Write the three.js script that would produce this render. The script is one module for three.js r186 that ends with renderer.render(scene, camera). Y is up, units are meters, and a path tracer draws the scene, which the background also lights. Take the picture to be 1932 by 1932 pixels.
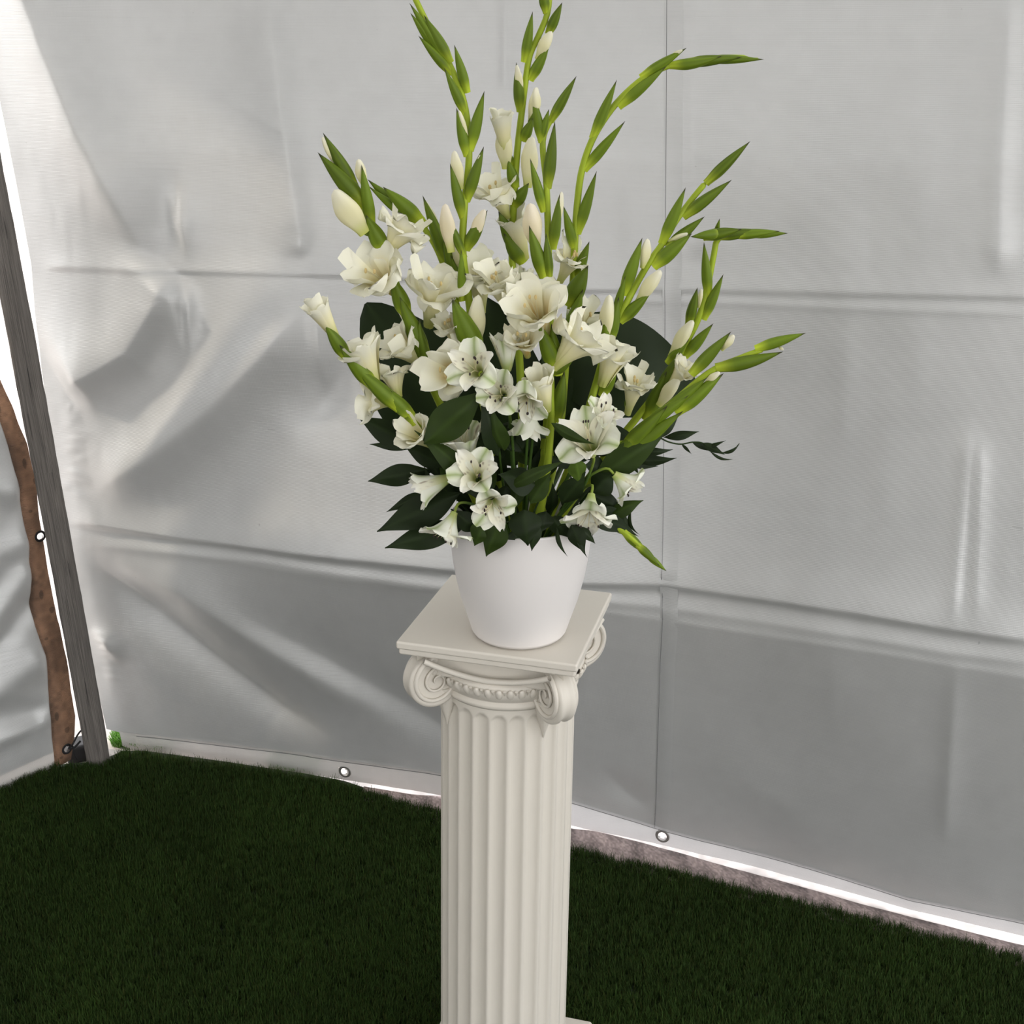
import * as THREE from 'three';
import { RoundedBoxGeometry } from 'three/addons/geometries/RoundedBoxGeometry.js';
import { mergeGeometries, mergeVertices } from 'three/addons/utils/BufferGeometryUtils.js';

// ------------------------------------------------------------------ camera, sky, sun, exposure
const scene = new THREE.Scene();
const V = (x, y, z) => new THREE.Vector3(x, y, z);
const FOCAL = 2300, PITCH = 19.44 * Math.PI / 180, ROLL = 0.86 * Math.PI / 180, EYE = 1.668;
const camera = new THREE.PerspectiveCamera(2 * Math.atan(966 / FOCAL) * 180 / Math.PI, 1, 0.05, 200);
camera.position.set(0, EYE, 0);
camera.rotation.order = 'YXZ';
camera.rotation.set(-PITCH, 0, ROLL);
camera.updateMatrixWorld(true);
const renderer = new THREE.WebGLRenderer({ antialias: true });
renderer.toneMapping = THREE.LinearToneMapping;
renderer.toneMappingExposure = 0.78;
renderer.shadowMap.enabled = true;

function skyTexture() {                                             // thin bright cloud, a little bluer overhead
  const w = 64, h = 32, a = new Float32Array(w * h * 4);
  for (let y = 0; y < h; y++) for (let x = 0; x < w; x++) {
    const up = Math.max(0, ((y + 0.5) / h - 0.5) * 2), i = (y * w + x) * 4;
    a[i] = 1.30 - 0.30 * up; a[i + 1] = 1.30 - 0.24 * up; a[i + 2] = 1.31 - 0.16 * up; a[i + 3] = 1;
  }
  const t = new THREE.DataTexture(a, w, h, THREE.RGBAFormat, THREE.FloatType);
  t.mapping = THREE.EquirectangularReflectionMapping; t.magFilter = THREE.LinearFilter; t.needsUpdate = true;
  return t;
}
scene.background = skyTexture();
scene.backgroundIntensity = 3.2;
const sun = new THREE.DirectionalLight(0xfff1de, 3.2);
sun.position.set(-8, 5.5, -2.7); sun.target.position.set(0, 0, -1.5);
sun.castShadow = true; sun.shadow.radius = 5; sun.shadow.mapSize.set(2048, 2048);
Object.assign(sun.shadow.camera, { left: -5, right: 5, top: 5, bottom: -5, near: 0.5, far: 20 });
scene.add(sun, sun.target);

// ------------------------------------------------------------------ helpers
let seed = 7;
const rnd = () => { seed = (seed + 0x6d2b79f5) | 0; let t = Math.imul(seed ^ (seed >>> 15), 1 | seed); t = (t + Math.imul(t ^ (t >>> 7), 61 | t)) ^ t; return ((t ^ (t >>> 14)) >>> 0) / 4294967296; };
const rr = (a, b) => a + (b - a) * rnd();
const clamp = (x, a = 0, b = 1) => Math.min(b, Math.max(a, x));
const smooth = (a, b, x) => { const t = clamp((x - a) / (b - a)); return t * t * (3 - 2 * t); };
const lerp = (a, b, t) => a + (b - a) * t;
function hash(i, j) { let t = Math.imul(i, 374761393) + Math.imul(j, 668265263) | 0; t = Math.imul(t ^ (t >>> 13), 1274126177); return ((t ^ (t >>> 16)) >>> 0) / 4294967296; }
function noise(x, y) {
  const i = Math.floor(x), j = Math.floor(y), u = x - i, v = y - j, a = u * u * (3 - 2 * u), b = v * v * (3 - 2 * v);
  return lerp(lerp(hash(i, j), hash(i + 1, j), a), lerp(hash(i, j + 1), hash(i + 1, j + 1), a), b) * 2 - 1;
}
const fbm = (x, y, n = 4) => { let s = 0, a = 0.5; for (let k = 0; k < n; k++) { s += a * noise(x, y); x = x * 2.03 + 17.1; y = y * 2.03 + 9.7; a *= 0.5; } return s; };
// the line of sight through a point of the photograph (1932 x 1932), and where it meets a plane
function ray(px, py) { return V((px - 966) / FOCAL, (966 - py) / FOCAL, -1).applyQuaternion(camera.quaternion); }
function atZ(px, py, z) { const d = ray(px, py); return d.multiplyScalar(z / d.z).add(camera.position); }
function atY(px, py, y) { const d = ray(px, py); return d.multiplyScalar((y - EYE) / d.y).add(camera.position); }
const names = new Map();
function numbered(n) { const k = names.get(n) || 0; names.set(n, k + 1); return k ? `${n}_${String(k).padStart(3, '0')}` : n; }
function shade(o) { o.castShadow = true; o.receiveShadow = true; return o; }
function thing(name, label, category, at, group) {
  const o = new THREE.Group(); o.name = numbered(name); o.position.copy(at); scene.add(o);
  o.userData = { label, category }; if (group) o.userData.group = group;
  return o;
}
function part(name, geometry, material, parent, label) {           // geometry in the parent's own axes
  const o = shade(new THREE.Mesh(geometry, material)); o.name = numbered(name); parent.add(o);
  if (label) o.userData.label = label;
  return o;
}
function struct(name, geometry, material) { const o = shade(new THREE.Mesh(geometry, material)); o.name = name; o.userData = { kind: 'structure' }; scene.add(o); return o; }
function grid(nu, nv, f, colorOf, keep) {                           // a sheet of nu x nv cells; f(u, v) gives [x, y, z] and optionally uv
  const p = [], uv = [], c = [], idx = [];
  for (let j = 0; j <= nv; j++) for (let i = 0; i <= nu; i++) {
    const u = i / nu, v = j / nv, q = f(u, v);
    p.push(q[0], q[1], q[2]); uv.push(q.length > 3 ? q[3] : u, q.length > 3 ? q[4] : v);
    if (colorOf) c.push(...colorOf(u, v));
  }
  for (let j = 0; j < nv; j++) for (let i = 0; i < nu; i++) {
    if (keep && !keep((i + 0.5) / nu, (j + 0.5) / nv)) continue;
    const a = j * (nu + 1) + i, b = a + 1, d = a + nu + 1, e = d + 1;
    idx.push(a, b, e, a, e, d);
  }
  const g = new THREE.BufferGeometry();
  g.setAttribute('position', new THREE.Float32BufferAttribute(p, 3));
  g.setAttribute('uv', new THREE.Float32BufferAttribute(uv, 2));
  if (colorOf) g.setAttribute('color', new THREE.Float32BufferAttribute(c, 3));
  g.setIndex(idx); g.computeVertexNormals();
  return g;
}
function tex(size, f, srgb, rep) {                                  // f(x, y) in 0..1 gives [r, g, b] 0..255; wraps
  const a = new Uint8Array(size * size * 4);
  for (let y = 0; y < size; y++) for (let x = 0; x < size; x++) { const q = f(x / size, y / size), i = (y * size + x) * 4; a[i] = q[0]; a[i + 1] = q[1]; a[i + 2] = q[2]; a[i + 3] = 255; }
  const t = new THREE.DataTexture(a, size, size);
  t.wrapS = t.wrapT = THREE.RepeatWrapping; t.magFilter = THREE.LinearFilter; t.minFilter = THREE.LinearMipmapLinearFilter; t.generateMipmaps = true;
  if (srgb) t.colorSpace = THREE.SRGBColorSpace;
  if (rep) t.repeat.set(rep, rep);
  t.needsUpdate = true; return t;
}
const wrapNoise = (x, y, n, k) => {                                 // value noise of n cells that wraps
  const i = Math.floor(x * n), j = Math.floor(y * n), u = x * n - i, v = y * n - j, a = u * u * (3 - 2 * u), b = v * v * (3 - 2 * v), h = (p, q) => hash(((p % n) + n) % n + k * 91, ((q % n) + n) % n + k * 37);
  return lerp(lerp(h(i, j), h(i + 1, j), a), lerp(h(i, j + 1), h(i + 1, j + 1), a), b);
};

// ------------------------------------------------------------------ materials
const std = (o) => new THREE.MeshPhysicalMaterial({ side: THREE.DoubleSide, ...o });
const L = (r, g, b) => new THREE.Color().setRGB(r, g, b);
const weave = tex(512, (x, y) => {
  const row = Math.floor(y * 128), t = (y * 128) % 1, s = Math.floor(x * 128), q = (x * 128) % 1;
  const h = 128 + 46 * Math.sin(t * Math.PI * 2) * (0.4 + hash(row, 3)) + 12 * Math.sin(q * Math.PI * 2) * (0.3 + hash(s, 5)) + 40 * (wrapNoise(x, y, 24, 1) - 0.5);
  return [h, h, h];
});
const tarpTone = tex(1024, (x, y) => {
  const a = wrapNoise(x, y, 5, 2) * 0.5 + wrapNoise(x, y, 17, 3) * 0.3 + wrapNoise(x, y, 64, 4) * 0.2;
  let k = 236 + 19 * a; const sp = wrapNoise(x, y, 90, 6); if (sp > 0.9965) k -= 30;
  return [k, k, k - 1];
}, true);
weave.repeat.set(2.6, 2.6); tarpTone.repeat.set(0.7, 0.7);
const M = {
  tarp: std({ color: L(0.60, 0.605, 0.60), map: tarpTone, roughness: 0.4, metalness: 0.3, bumpMap: weave, bumpScale: 0.0005, transmission: 0.03, specularIntensity: 1.0 }),
  hem: std({ color: L(0.62, 0.60, 0.58), map: tarpTone, roughness: 0.55, bumpMap: weave, bumpScale: 0.0007, transmission: 0.14 }),
  thinHem: std({ color: L(0.72, 0.72, 0.72), roughness: 0.6, bumpMap: weave, bumpScale: 0.001, transmission: 0.25 }),
  roof: std({ color: L(0.92, 0.92, 0.91), roughness: 1, transmission: 0.15 }),
  plaster: std({ color: L(0.66, 0.62, 0.545), roughness: 0.42, specularIntensity: 0.6 }),
  ceramic: std({ color: L(0.76, 0.73, 0.705), roughness: 0.34 }),
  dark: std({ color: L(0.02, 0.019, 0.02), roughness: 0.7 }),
  foam: std({ color: L(0.02, 0.05, 0.02), roughness: 1 }),
  metal: std({ color: L(0.32, 0.31, 0.29), roughness: 0.4, metalness: 0.8 }),
  cord: std({ color: L(0.006, 0.006, 0.007), roughness: 0.7 }),
};

// ------------------------------------------------------------------ the setting
// ground outside, pale concrete, and the strip of bright lawn by the corner
const concrete = tex(512, (x, y) => { const k = 190 + 30 * (wrapNoise(x, y, 6, 8) - 0.5) + 36 * (wrapNoise(x, y, 90, 9) - 0.5); return [k, k * 0.955, k * 0.93]; }, true);
{
  const g = new THREE.PlaneGeometry(60, 60); g.rotateX(-Math.PI / 2); g.translate(0, -0.02, 0);
  const c = concrete; c.repeat.set(40, 40);
  struct('ground_outside', g, std({ map: c, roughness: 0.95 }));
}
const backZ = (x) => -2.83 + 0.274 * (x + 1) + 0.0679 * (x + 1) * (x + 0.16);   // plan of the back tarpaulin
const backSlope = (x) => 0.274 + 0.0679 * (2 * x + 1.16);
// the sheet bellies inward along its two level creases: below the lower one it falls back to the ground, above the upper one it leans away
function belly(x, h) {
  const lo = 0.63 + 0.035 * x, hi = 1.27 + 0.03 * x, k = 0.25 + 0.75 * smooth(-1.1, -0.35, x);
  const m = h < lo ? 0.155 * h / lo : h < hi ? lerp(0.155, 0.09, (h - lo) / (hi - lo)) : lerp(0.09, -0.05, (h - hi) / 0.9);
  return m * k;
}
function onBack(px, py) {                                           // [x along the tent, height] where the sight line meets the back tarpaulin
  const d = ray(px, py), f = (t) => { const x = d.x * t, n = Math.hypot(1, backSlope(x)); return d.z * t - backZ(x) - belly(x, EYE + d.y * t) * n; };
  let t = 2.6; for (let k = 0; k < 14; k++) t -= f(t) / ((f(t + 1e-4) - f(t)) / 1e-4);
  const x = d.x * t;
  return [x, EYE + d.y * t];
}
// folds: a line of points, how far the ridge stands out (metres), its reach to the left or above, and to the right or below
const folds = [];
function fold(points, amp, wa, wb, taper = 0.25, kind = 0) { folds.push({ p: points.map(([x, y]) => onBack(x, y)), amp, wa, wb, taper, kind }); }
fold([[-30, -280], [40, -60], [98, 90], [165, 250], [270, 455], [318, 560]], 0.044, 0.075, 0.13, 0.3);
fold([[505, -60], [532, 200], [578, 497]], 0.013, 0.06, 0.03, 0.15);
fold([[318, 330], [345, 430], [364, 505]], 0.012, 0.02, 0.035, 0.5);
fold([[330, 300], [338, 410], [352, 505]], -0.010, 0.05, 0.012, 0.5);
fold([[300, 515], [330, 560], [352, 690]], 0.008, 0.03, 0.012, 0.5);
fold([[358, 505], [362, 600], [363, 700]], 0.008, 0.012, 0.02, 0.5);
fold([[335, 505], [300, 580], [250, 660], [120, 735]], 0.040, 0.11, 0.05, 0.15);
fold([[610, 540], [500, 670], [405, 765], [300, 850], [165, 940]], 0.042, 0.075, 0.075, 0.22);
fold([[560, 430], [575, 500]], 0.006, 0.03, 0.02, 0.6);
fold([[598, 515], [606, 640], [618, 760]], 0.007, 0.02, 0.02, 0.4);
fold([[690, 640], [610, 760], [545, 830]], -0.014, 0.07, 0.07, 0.5);
for (let k = 0; k < 15; k++) { const y = 770 + k * 11 + rr(-6, 6), l = rr(25, 85); fold([[112 + rr(-4, 12), y], [112 + l, y + rr(-22, 14) + l * 0.12]], rr(0.0012, 0.0035), rr(0.006, 0.012), rr(0.006, 0.012), 0.8); }
fold([[120, 985], [330, 1010], [500, 1033], [850, 1072], [1110, 1098], [1258, 1100], [1500, 1135], [1790, 1183], [2000, 1215]], 0.012, 0.06, 0.009, 0.05);
fold([[150, 1030], [500, 1060], [850, 1110], [1258, 1145], [1790, 1230], [2000, 1258]], 0.0035, 0.02, 0.012, 0.05);
fold([[80, 503], [330, 510], [640, 517], [880, 528], [1090, 545], [1258, 545], [1600, 552], [2000, 560]], 0.004, 0.03, 0.006, 0.03);
fold([[1100, 565], [1300, 568], [1600, 580], [2000, 592]], 0.0022, 0.01, 0.008, 0.1);
fold([[148, 1045], [250, 1125], [400, 1250], [520, 1340], [640, 1400]], -0.034, 0.045, 0.06, 0.3);
fold([[150, 1040], [350, 1115], [520, 1225], [700, 1330], [840, 1420]], 0.030, 0.09, 0.06, 0.35);
fold([[390, 1110], [600, 1240], [850, 1390], [1000, 1450]], -0.032, 0.075, 0.06, 0.4);
fold([[165, 1185], [200, 1210], [235, 1260]], 0.02, 0.02, 0.035, 0.6);
for (let k = 0; k < 7; k++) fold([[172 + k * 2.5, 1190 + k * 14], [215 + k * 3, 1200 + k * 14]], 0.003, 0.006, 0.006, 0.7);
fold([[300, 120], [640, 300], [760, 220]], 0.002, 0.01, 0.01, 0.7);
fold([[955, -40], [956, 210]], 0.005, 0.012, 0.012, 0.3);
fold([[1308, -40], [1312, 500]], 0.006, 0.02, 0.04, 0.1);
fold([[1500, 0], [1520, 500]], 0.006, 0.06, 0.06, 0.3);
fold([[1600, 570], [1590, 900]], 0.004, 0.03, 0.03, 0.4);
fold([[1725, -30], [1740, 520]], 0.005, 0.04, 0.05, 0.3);
fold([[1905, -40], [1885, 300], [1880, 540]], 0.012, 0.03, 0.03, 0.15);
fold([[1832, 780], [1812, 1000], [1795, 1190]], 0.007, 0.018, 0.012, 0.2);
fold([[1850, 800], [1845, 980], [1838, 1190]], 0.006, 0.008, 0.018, 0.2);
fold([[1800, 1210], [1795, 1400], [1780, 1620]], 0.007, 0.015, 0.02, 0.3);
fold([[1120, 1440], [1180, 1500], [1250, 1545]], -0.012, 0.05, 0.03, 0.5);
fold([[1290, 1300], [1420, 1480], [1620, 1640]], 0.006, 0.09, 0.09, 0.5);
for (let k = 0; k < 26; k++) { const x = rr(560, 1950), y = rr(-100, 1200), l = rr(150, 420); fold([[x, y], [x + rr(-25, 25), y + l]], rr(-0.0025, 0.0028), rr(0.01, 0.04), rr(0.01, 0.04), 0.5); }
for (const f of folds) { f.dx = f.p[f.p.length - 1][0] - f.p[0][0]; f.dy = f.p[f.p.length - 1][1] - f.p[0][1]; f.len = [0]; for (let k = 1; k < f.p.length; k++) f.len.push(f.len[k - 1] + Math.hypot(f.p[k][0] - f.p[k - 1][0], f.p[k][1] - f.p[k - 1][1])); f.box = [Math.min(...f.p.map((q) => q[0])), Math.max(...f.p.map((q) => q[0])), Math.min(...f.p.map((q) => q[1])), Math.max(...f.p.map((q) => q[1]))]; }
function bulge(x, h) {                                              // how far the back tarpaulin stands inward of its plan
  let s = 0.010 * fbm(x * 1.3 + 3, h * 0.9, 2) + 0.0022 * fbm(x * 9 + 1, h * 2.2 + 5, 3) + 0.0008 * fbm(x * 30, h * 12, 2);
  for (const f of folds) {
    const w = 2.6 * Math.max(f.wa, f.wb);
    if (x < f.box[0] - w || x > f.box[1] + w || h < f.box[2] - w || h > f.box[3] + w) continue;
    let best = 1e9, side = 0, at = 0;
    for (let k = 1; k < f.p.length; k++) {
      const ax = f.p[k - 1][0], ay = f.p[k - 1][1], dx = f.p[k][0] - ax, dy = f.p[k][1] - ay, l2 = dx * dx + dy * dy;
      const t = clamp(((x - ax) * dx + (h - ay) * dy) / l2), ex = x - ax - dx * t, ey = h - ay - dy * t, d = ex * ex + ey * ey;
      if (d < best) { best = d; side = dx * (h - ay) - dy * (x - ax); at = (f.len[k - 1] + t * (f.len[k] - f.len[k - 1])) / f.len[f.p.length - 1]; }
    }
    const d = Math.sqrt(best), wide = Math.abs(f.dx) > Math.abs(f.dy), first = (side > 0) === (wide ? f.dx > 0 : f.dy > 0);   // first: above a level fold, left of a steep one
    const e = Math.exp(-Math.pow(d / (first ? f.wa : f.wb), 1.5)), tp = smooth(0, f.taper, at) * smooth(0, f.taper, 1 - at);
    s += f.amp * e * tp;
  }
  return s;
}
const backPoint = (x, h, lift = 0) => { const n = Math.hypot(1, backSlope(x)); const d = bulge(x, h) + lift; return [x - d * backSlope(x) / n, h, backZ(x) + belly(x, h) * n + d / n]; };
const polyAt = (pts, h) => { for (let k = 1; k < pts.length; k++) if (h <= pts[k][1]) { const t = (h - pts[k - 1][1]) / (pts[k][1] - pts[k - 1][1]); return lerp(pts[k - 1][0], pts[k][0], t); } return pts[pts.length - 1][0]; };
// outline of the sheet: left edge, and the stitched line above its hem, and the hem's lower edge
const edgeLeft = [...[[206, 1480], [206, 1405], [160, 1200], [126, 1000], [100, 850], [80, 700], [62, 500], [30, 330], [0, 180], [-60, -60], [-190, -560]].map((q) => onBack(...q))];
const byX = (pts) => { const q = pts.map(([a, b]) => onBack(a, b)); return (x) => { for (let k = 1; k < q.length; k++) if (x <= q[k][0]) { const t = (x - q[k - 1][0]) / (q[k][0] - q[k - 1][0]); return lerp(q[k - 1][1], q[k][1], Math.max(-0.5, t)); } return q[q.length - 1][1]; }; };
const stitchLine = byX([[205, 1378], [240, 1388], [420, 1408], [640, 1436], [830, 1462], [960, 1488], [1077, 1514], [1253, 1568], [1515, 1637], [1718, 1701], [1932, 1744], [2300, 1840]]);
const hemLine = byX([[205, 1395], [245, 1415], [420, 1440], [640, 1470], [830, 1500], [960, 1530], [1077, 1558], [1253, 1600], [1515, 1668], [1718, 1725], [1932, 1775], [2300, 1865]]);
const TOP = 2.62;
const xRight = 2.35;
function backSheet(nu, nv, x0, x1, lo, hi, lift, keep) {
  return grid(nu, nv, (u, v) => {
    const xa = lerp(x0, x1, u), h = lerp(lo(xa), hi(xa), v), xl = x0 < -0.9 ? polyAt(edgeLeft, h) : x0, x = lerp(xl, x1, u), hh = lerp(lo(x), hi(x), v);
    return [...backPoint(x, hh, typeof lift === 'function' ? lift(x, hh, v) : lift), x, hh];
  }, null, keep && ((u, v) => { const xa = lerp(x0, x1, u); return keep(xa, lerp(lo(xa), hi(xa), v)); }));
}
const wallBack = struct('wall_back', backSheet(640, 500, -1.05, xRight, stitchLine, () => TOP, 0), M.tarp);
// hem of the back sheet, split where its look changes; eyelets are punched through it
const eyeletsBack = [[651, 1455], [1250, 1577]].map((q) => onBack(...q));
const hemFlare = (x, h, v) => -0.012 * (1 - v) * smooth(0.1, 0.5, x) + 0.002 + 0.0014 * fbm(x * 60, h * 8, 2);
const unpunched = (x, h) => eyeletsBack.every(([a, b]) => Math.hypot(x - a, h - b) > 0.0105);
const hemStart = onBack(236, 1408)[0], above = (x) => stitchLine(x) + 0.007;
part('hem_strip', backSheet(260, 14, -1.05, 0.0, hemLine, above, (x, h, v) => 0.002 + 0.0016 * fbm(x * 70, h * 8, 2), (x, h) => x > hemStart && unpunched(x, h)), M.hem, wallBack);
part('hem_strip', backSheet(260, 10, 0.0, xRight, hemLine, above, hemFlare, unpunched), M.thinHem, wallBack, 'bright thin hem with daylight behind it');
for (const [a, b] of eyeletsBack) {
  const g = new THREE.TorusGeometry(0.0135, 0.0034, 10, 32), q = backPoint(a, b, 0.004);
  g.scale(1, 1, 0.5); g.rotateY(-Math.atan(backSlope(a))); g.translate(...q);
  part('eyelet', g, M.metal, wallBack, 'metal eyelet ring');
}
// seams: stitched overlaps of two sheets
function seamStrip(points, width, lift) {
  const q = points.map(([a, b]) => onBack(a, b)), n = 90;
  return grid(3, n, (u, v) => {
    const k = Math.min(q.length - 2, Math.floor(v * (q.length - 1))), t = v * (q.length - 1) - k, x = lerp(q[k][0], q[k + 1][0], t) + (u - 0.5) * width, h = lerp(q[k][1], q[k + 1][1], t);
    return [...backPoint(x, h, u === 0 || u === 1 ? 0.0002 : lift), x, h];
  });
}
part('seam', seamStrip([[1271, -500], [1271, 0], [1269, 500], [1266, 900], [1258, 1250], [1248, 1562]], 0.034, 0.0018), M.tarp, wallBack);
const threadMat = std({ color: L(0.2, 0.2, 0.2), roughness: 0.9 });
part('stitching', seamStrip([[1258, -500], [1258, 0], [1256, 500], [1253, 900], [1246, 1250], [1235, 1562]], 0.0018, 0.0014), threadMat, wallBack, 'dark stitched line');
{
  const line = (lift, f, w) => grid(220, 1, (u, v) => { const x = lerp(-0.98, 1.5, u), h = f(x) + (v - 0.5) * w; return [...backPoint(x, h, lift), x, h]; });
  part('stitching', line(0.0042, (x) => stitchLine(x), 0.0022), threadMat, wallBack, 'dark stitched line');
}

// left tarpaulin: meets the post at the floor and leans away from it higher up
const cornerL = atY(132, 1436, 0), dirL = V(-0.62, 0, 0.785).normalize(), nrmL = V(0.785, 0, 0.62);
function onLeft(px, py) { const d = ray(px, py), t = nrmL.dot(cornerL.clone().sub(camera.position)) / nrmL.dot(d), q = d.multiplyScalar(t).add(camera.position); return [q.clone().sub(cornerL).dot(dirL), q.y]; }
const leftEdge = [[134, 1436], [140, 1385], [141, 1350], [133, 1300], [121, 1230], [113, 1180], [97, 1115], [87, 1061], [79, 1010], [72, 960], [65, 900], [52, 840], [24, 765], [-10, 690], [-60, 560], [-150, 380]].map((q) => onLeft(...q)).sort((a, b) => a[1] - b[1]);
const leftSeam = [[107, 1434], [99, 1350], [95, 1290], [89, 1232], [72, 1180], [64, 1133], [58, 1024], [47, 962], [37, 900], [22, 840], [-2, 770], [-26, 690], [-80, 560], [-175, 380]].map((q) => onLeft(...q)).sort((a, b) => a[1] - b[1]);
const leftFolds = [[[0, 1050], [58, 1015], 0.008, 0.03], [[0, 1150], [62, 1060], 0.014, 0.03], [[0, 1215], [75, 1120], -0.014, 0.03], [[0, 1300], [90, 1230], 0.016, 0.04], [[0, 1350], [96, 1340], -0.012, 0.03], [[20, 1385], [99, 1350], 0.012, 0.02], [[-30, 920], [46, 930], 0.012, 0.03]].map(([a, b, amp, w]) => ({ a: onLeft(...a), b: onLeft(...b), amp, w }));
function leftPoint(t, h, lift = 0) {
  let d = 0.012 * fbm(t * 3, h * 4 + 2, 3) + 0.004 * fbm(t * 14, h * 18, 2) + lift;
  for (const f of leftFolds) {
    const dx = f.b[0] - f.a[0], dy = f.b[1] - f.a[1], k = clamp(((t - f.a[0]) * dx + (h - f.a[1]) * dy) / (dx * dx + dy * dy), -0.8, 1);
    d += f.amp * Math.exp(-Math.pow(Math.hypot(t - f.a[0] - dx * k, h - f.a[1] - dy * k) / f.w, 2)) * smooth(1.02, 0.7, k);
  }
  const q = cornerL.clone().addScaledVector(dirL, t).addScaledVector(nrmL, d);
  return [q.x, h, q.z, t, h];
}
const leftTop = 2.62;
const wallLeft = struct('wall_left', grid(200, 200, (u, v) => { const h = lerp(0.045, leftTop, v), t = lerp(polyAt(leftSeam, h), 3.6, Math.pow(u, 1.6)); return leftPoint(t, h); }), M.tarp);
part('hem_strip', grid(120, 6, (u, v) => { const t = lerp(polyAt(leftSeam, 0.02), 3.6, u), h = lerp(0.004, 0.047, v); return leftPoint(t, h, 0.001); }), M.hem, wallLeft);
const eyeletsLeft = [[72, 1010], [123, 1411]].map((q) => onLeft(...q));
const brown = tex(512, (x, y) => {
  const n = wrapNoise(x, y, 6, 11), m = wrapNoise(x, y, 30, 12), s = wrapNoise(x, y, 14, 13), k = 0.72 + 0.4 * (n - 0.5) + 0.16 * (m - 0.5) - (s > 0.86 ? 0.18 : 0);
  return [clamp(156 * k, 0, 255), clamp(120 * k, 0, 255), clamp(94 * k, 0, 255)];
}, true);
brown.repeat.set(3, 3);
M.brownHem = std({ map: brown, roughness: 0.8, transmission: 0.16, bumpMap: weave, bumpScale: 0.002 });
part('edge_hem', grid(16, 260, (u, v) => { const h = lerp(0.004, 1.9, v), t = lerp(polyAt(leftEdge, h), polyAt(leftSeam, h) + 0.008, u) + 0.003 * fbm(h * 12, 3, 2) * (1 - u); return leftPoint(t, h, 0.002 + 0.004 * Math.sin(u * Math.PI)); }, null,
  (u, v) => { const h = lerp(0.004, 1.9, v), t = lerp(polyAt(leftEdge, h), polyAt(leftSeam, h) + 0.008, u); return eyeletsLeft.every(([a, b]) => Math.hypot(t - a, h - b) > 0.009); }), M.brownHem, wallLeft, 'mottled brown edge hem with eyelets');
for (const [a, b] of eyeletsLeft) {
  const g = new THREE.TorusGeometry(0.0115, 0.003, 10, 28), q = leftPoint(a, b, 0.008);
  g.scale(1, 1, 0.5); g.rotateY(Math.atan2(nrmL.x, nrmL.z)); g.translate(q[0], q[1], q[2]);
  part('eyelet', g, M.cord, wallLeft, 'dark eyelet ring');
}
// translucent roof sheet
{
  const g = grid(40, 30, (u, v) => { const z0 = lerp(-2.9, 2.4, v), x = lerp(cornerL.x - 1.0 - 0.79 * Math.max(0, z0 - cornerL.z), 2.4, u), z = lerp(backZ(x) - 0.04, 2.4, v); return [x, 2.60 + 0.35 * smooth(-3.4, -0.4, z) - 0.2 * smooth(0, 2.4, z) + 0.01 * fbm(x * 2, z * 2, 2), z, x, z]; });
  struct('ceiling', g, M.roof);
}
// grass carpet base; it stops a hand short of the right half of the back sheet
const grassEdge = byXGround([[0, 1483], [110, 1438], [150, 1440], [205, 1436], [240, 1412], [420, 1436], [640, 1470], [700, 1490], [830, 1525], [960, 1560], [1077, 1594], [1264, 1634], [1435, 1677], [1638, 1725], [1932, 1797], [2500, 1930]]);
const grassBack = (x) => (x < -1.26 ? grassEdge(-1.26) + (-1.26 - x) * 0.785 / 0.62 : grassEdge(x));
function byXGround(pts) { const q = pts.map(([a, b]) => atY(a, b, 0)); return (x) => { if (x <= q[0].x) return q[0].z; for (let k = 1; k < q.length; k++) if (x <= q[k].x) return lerp(q[k - 1].z, q[k].z, (x - q[k - 1].x) / (q[k].x - q[k - 1].x)); return q[q.length - 1].z; }; }
const turf = std({ color: L(0.010, 0.017, 0.007), roughness: 1 });
const floor = struct('floor', grid(120, 2, (u, v) => { const x = lerp(-3.5, 3.0, u), z = lerp(grassBack(x), 2.6, v); return [x, 0.0, z]; }), turf);
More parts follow.
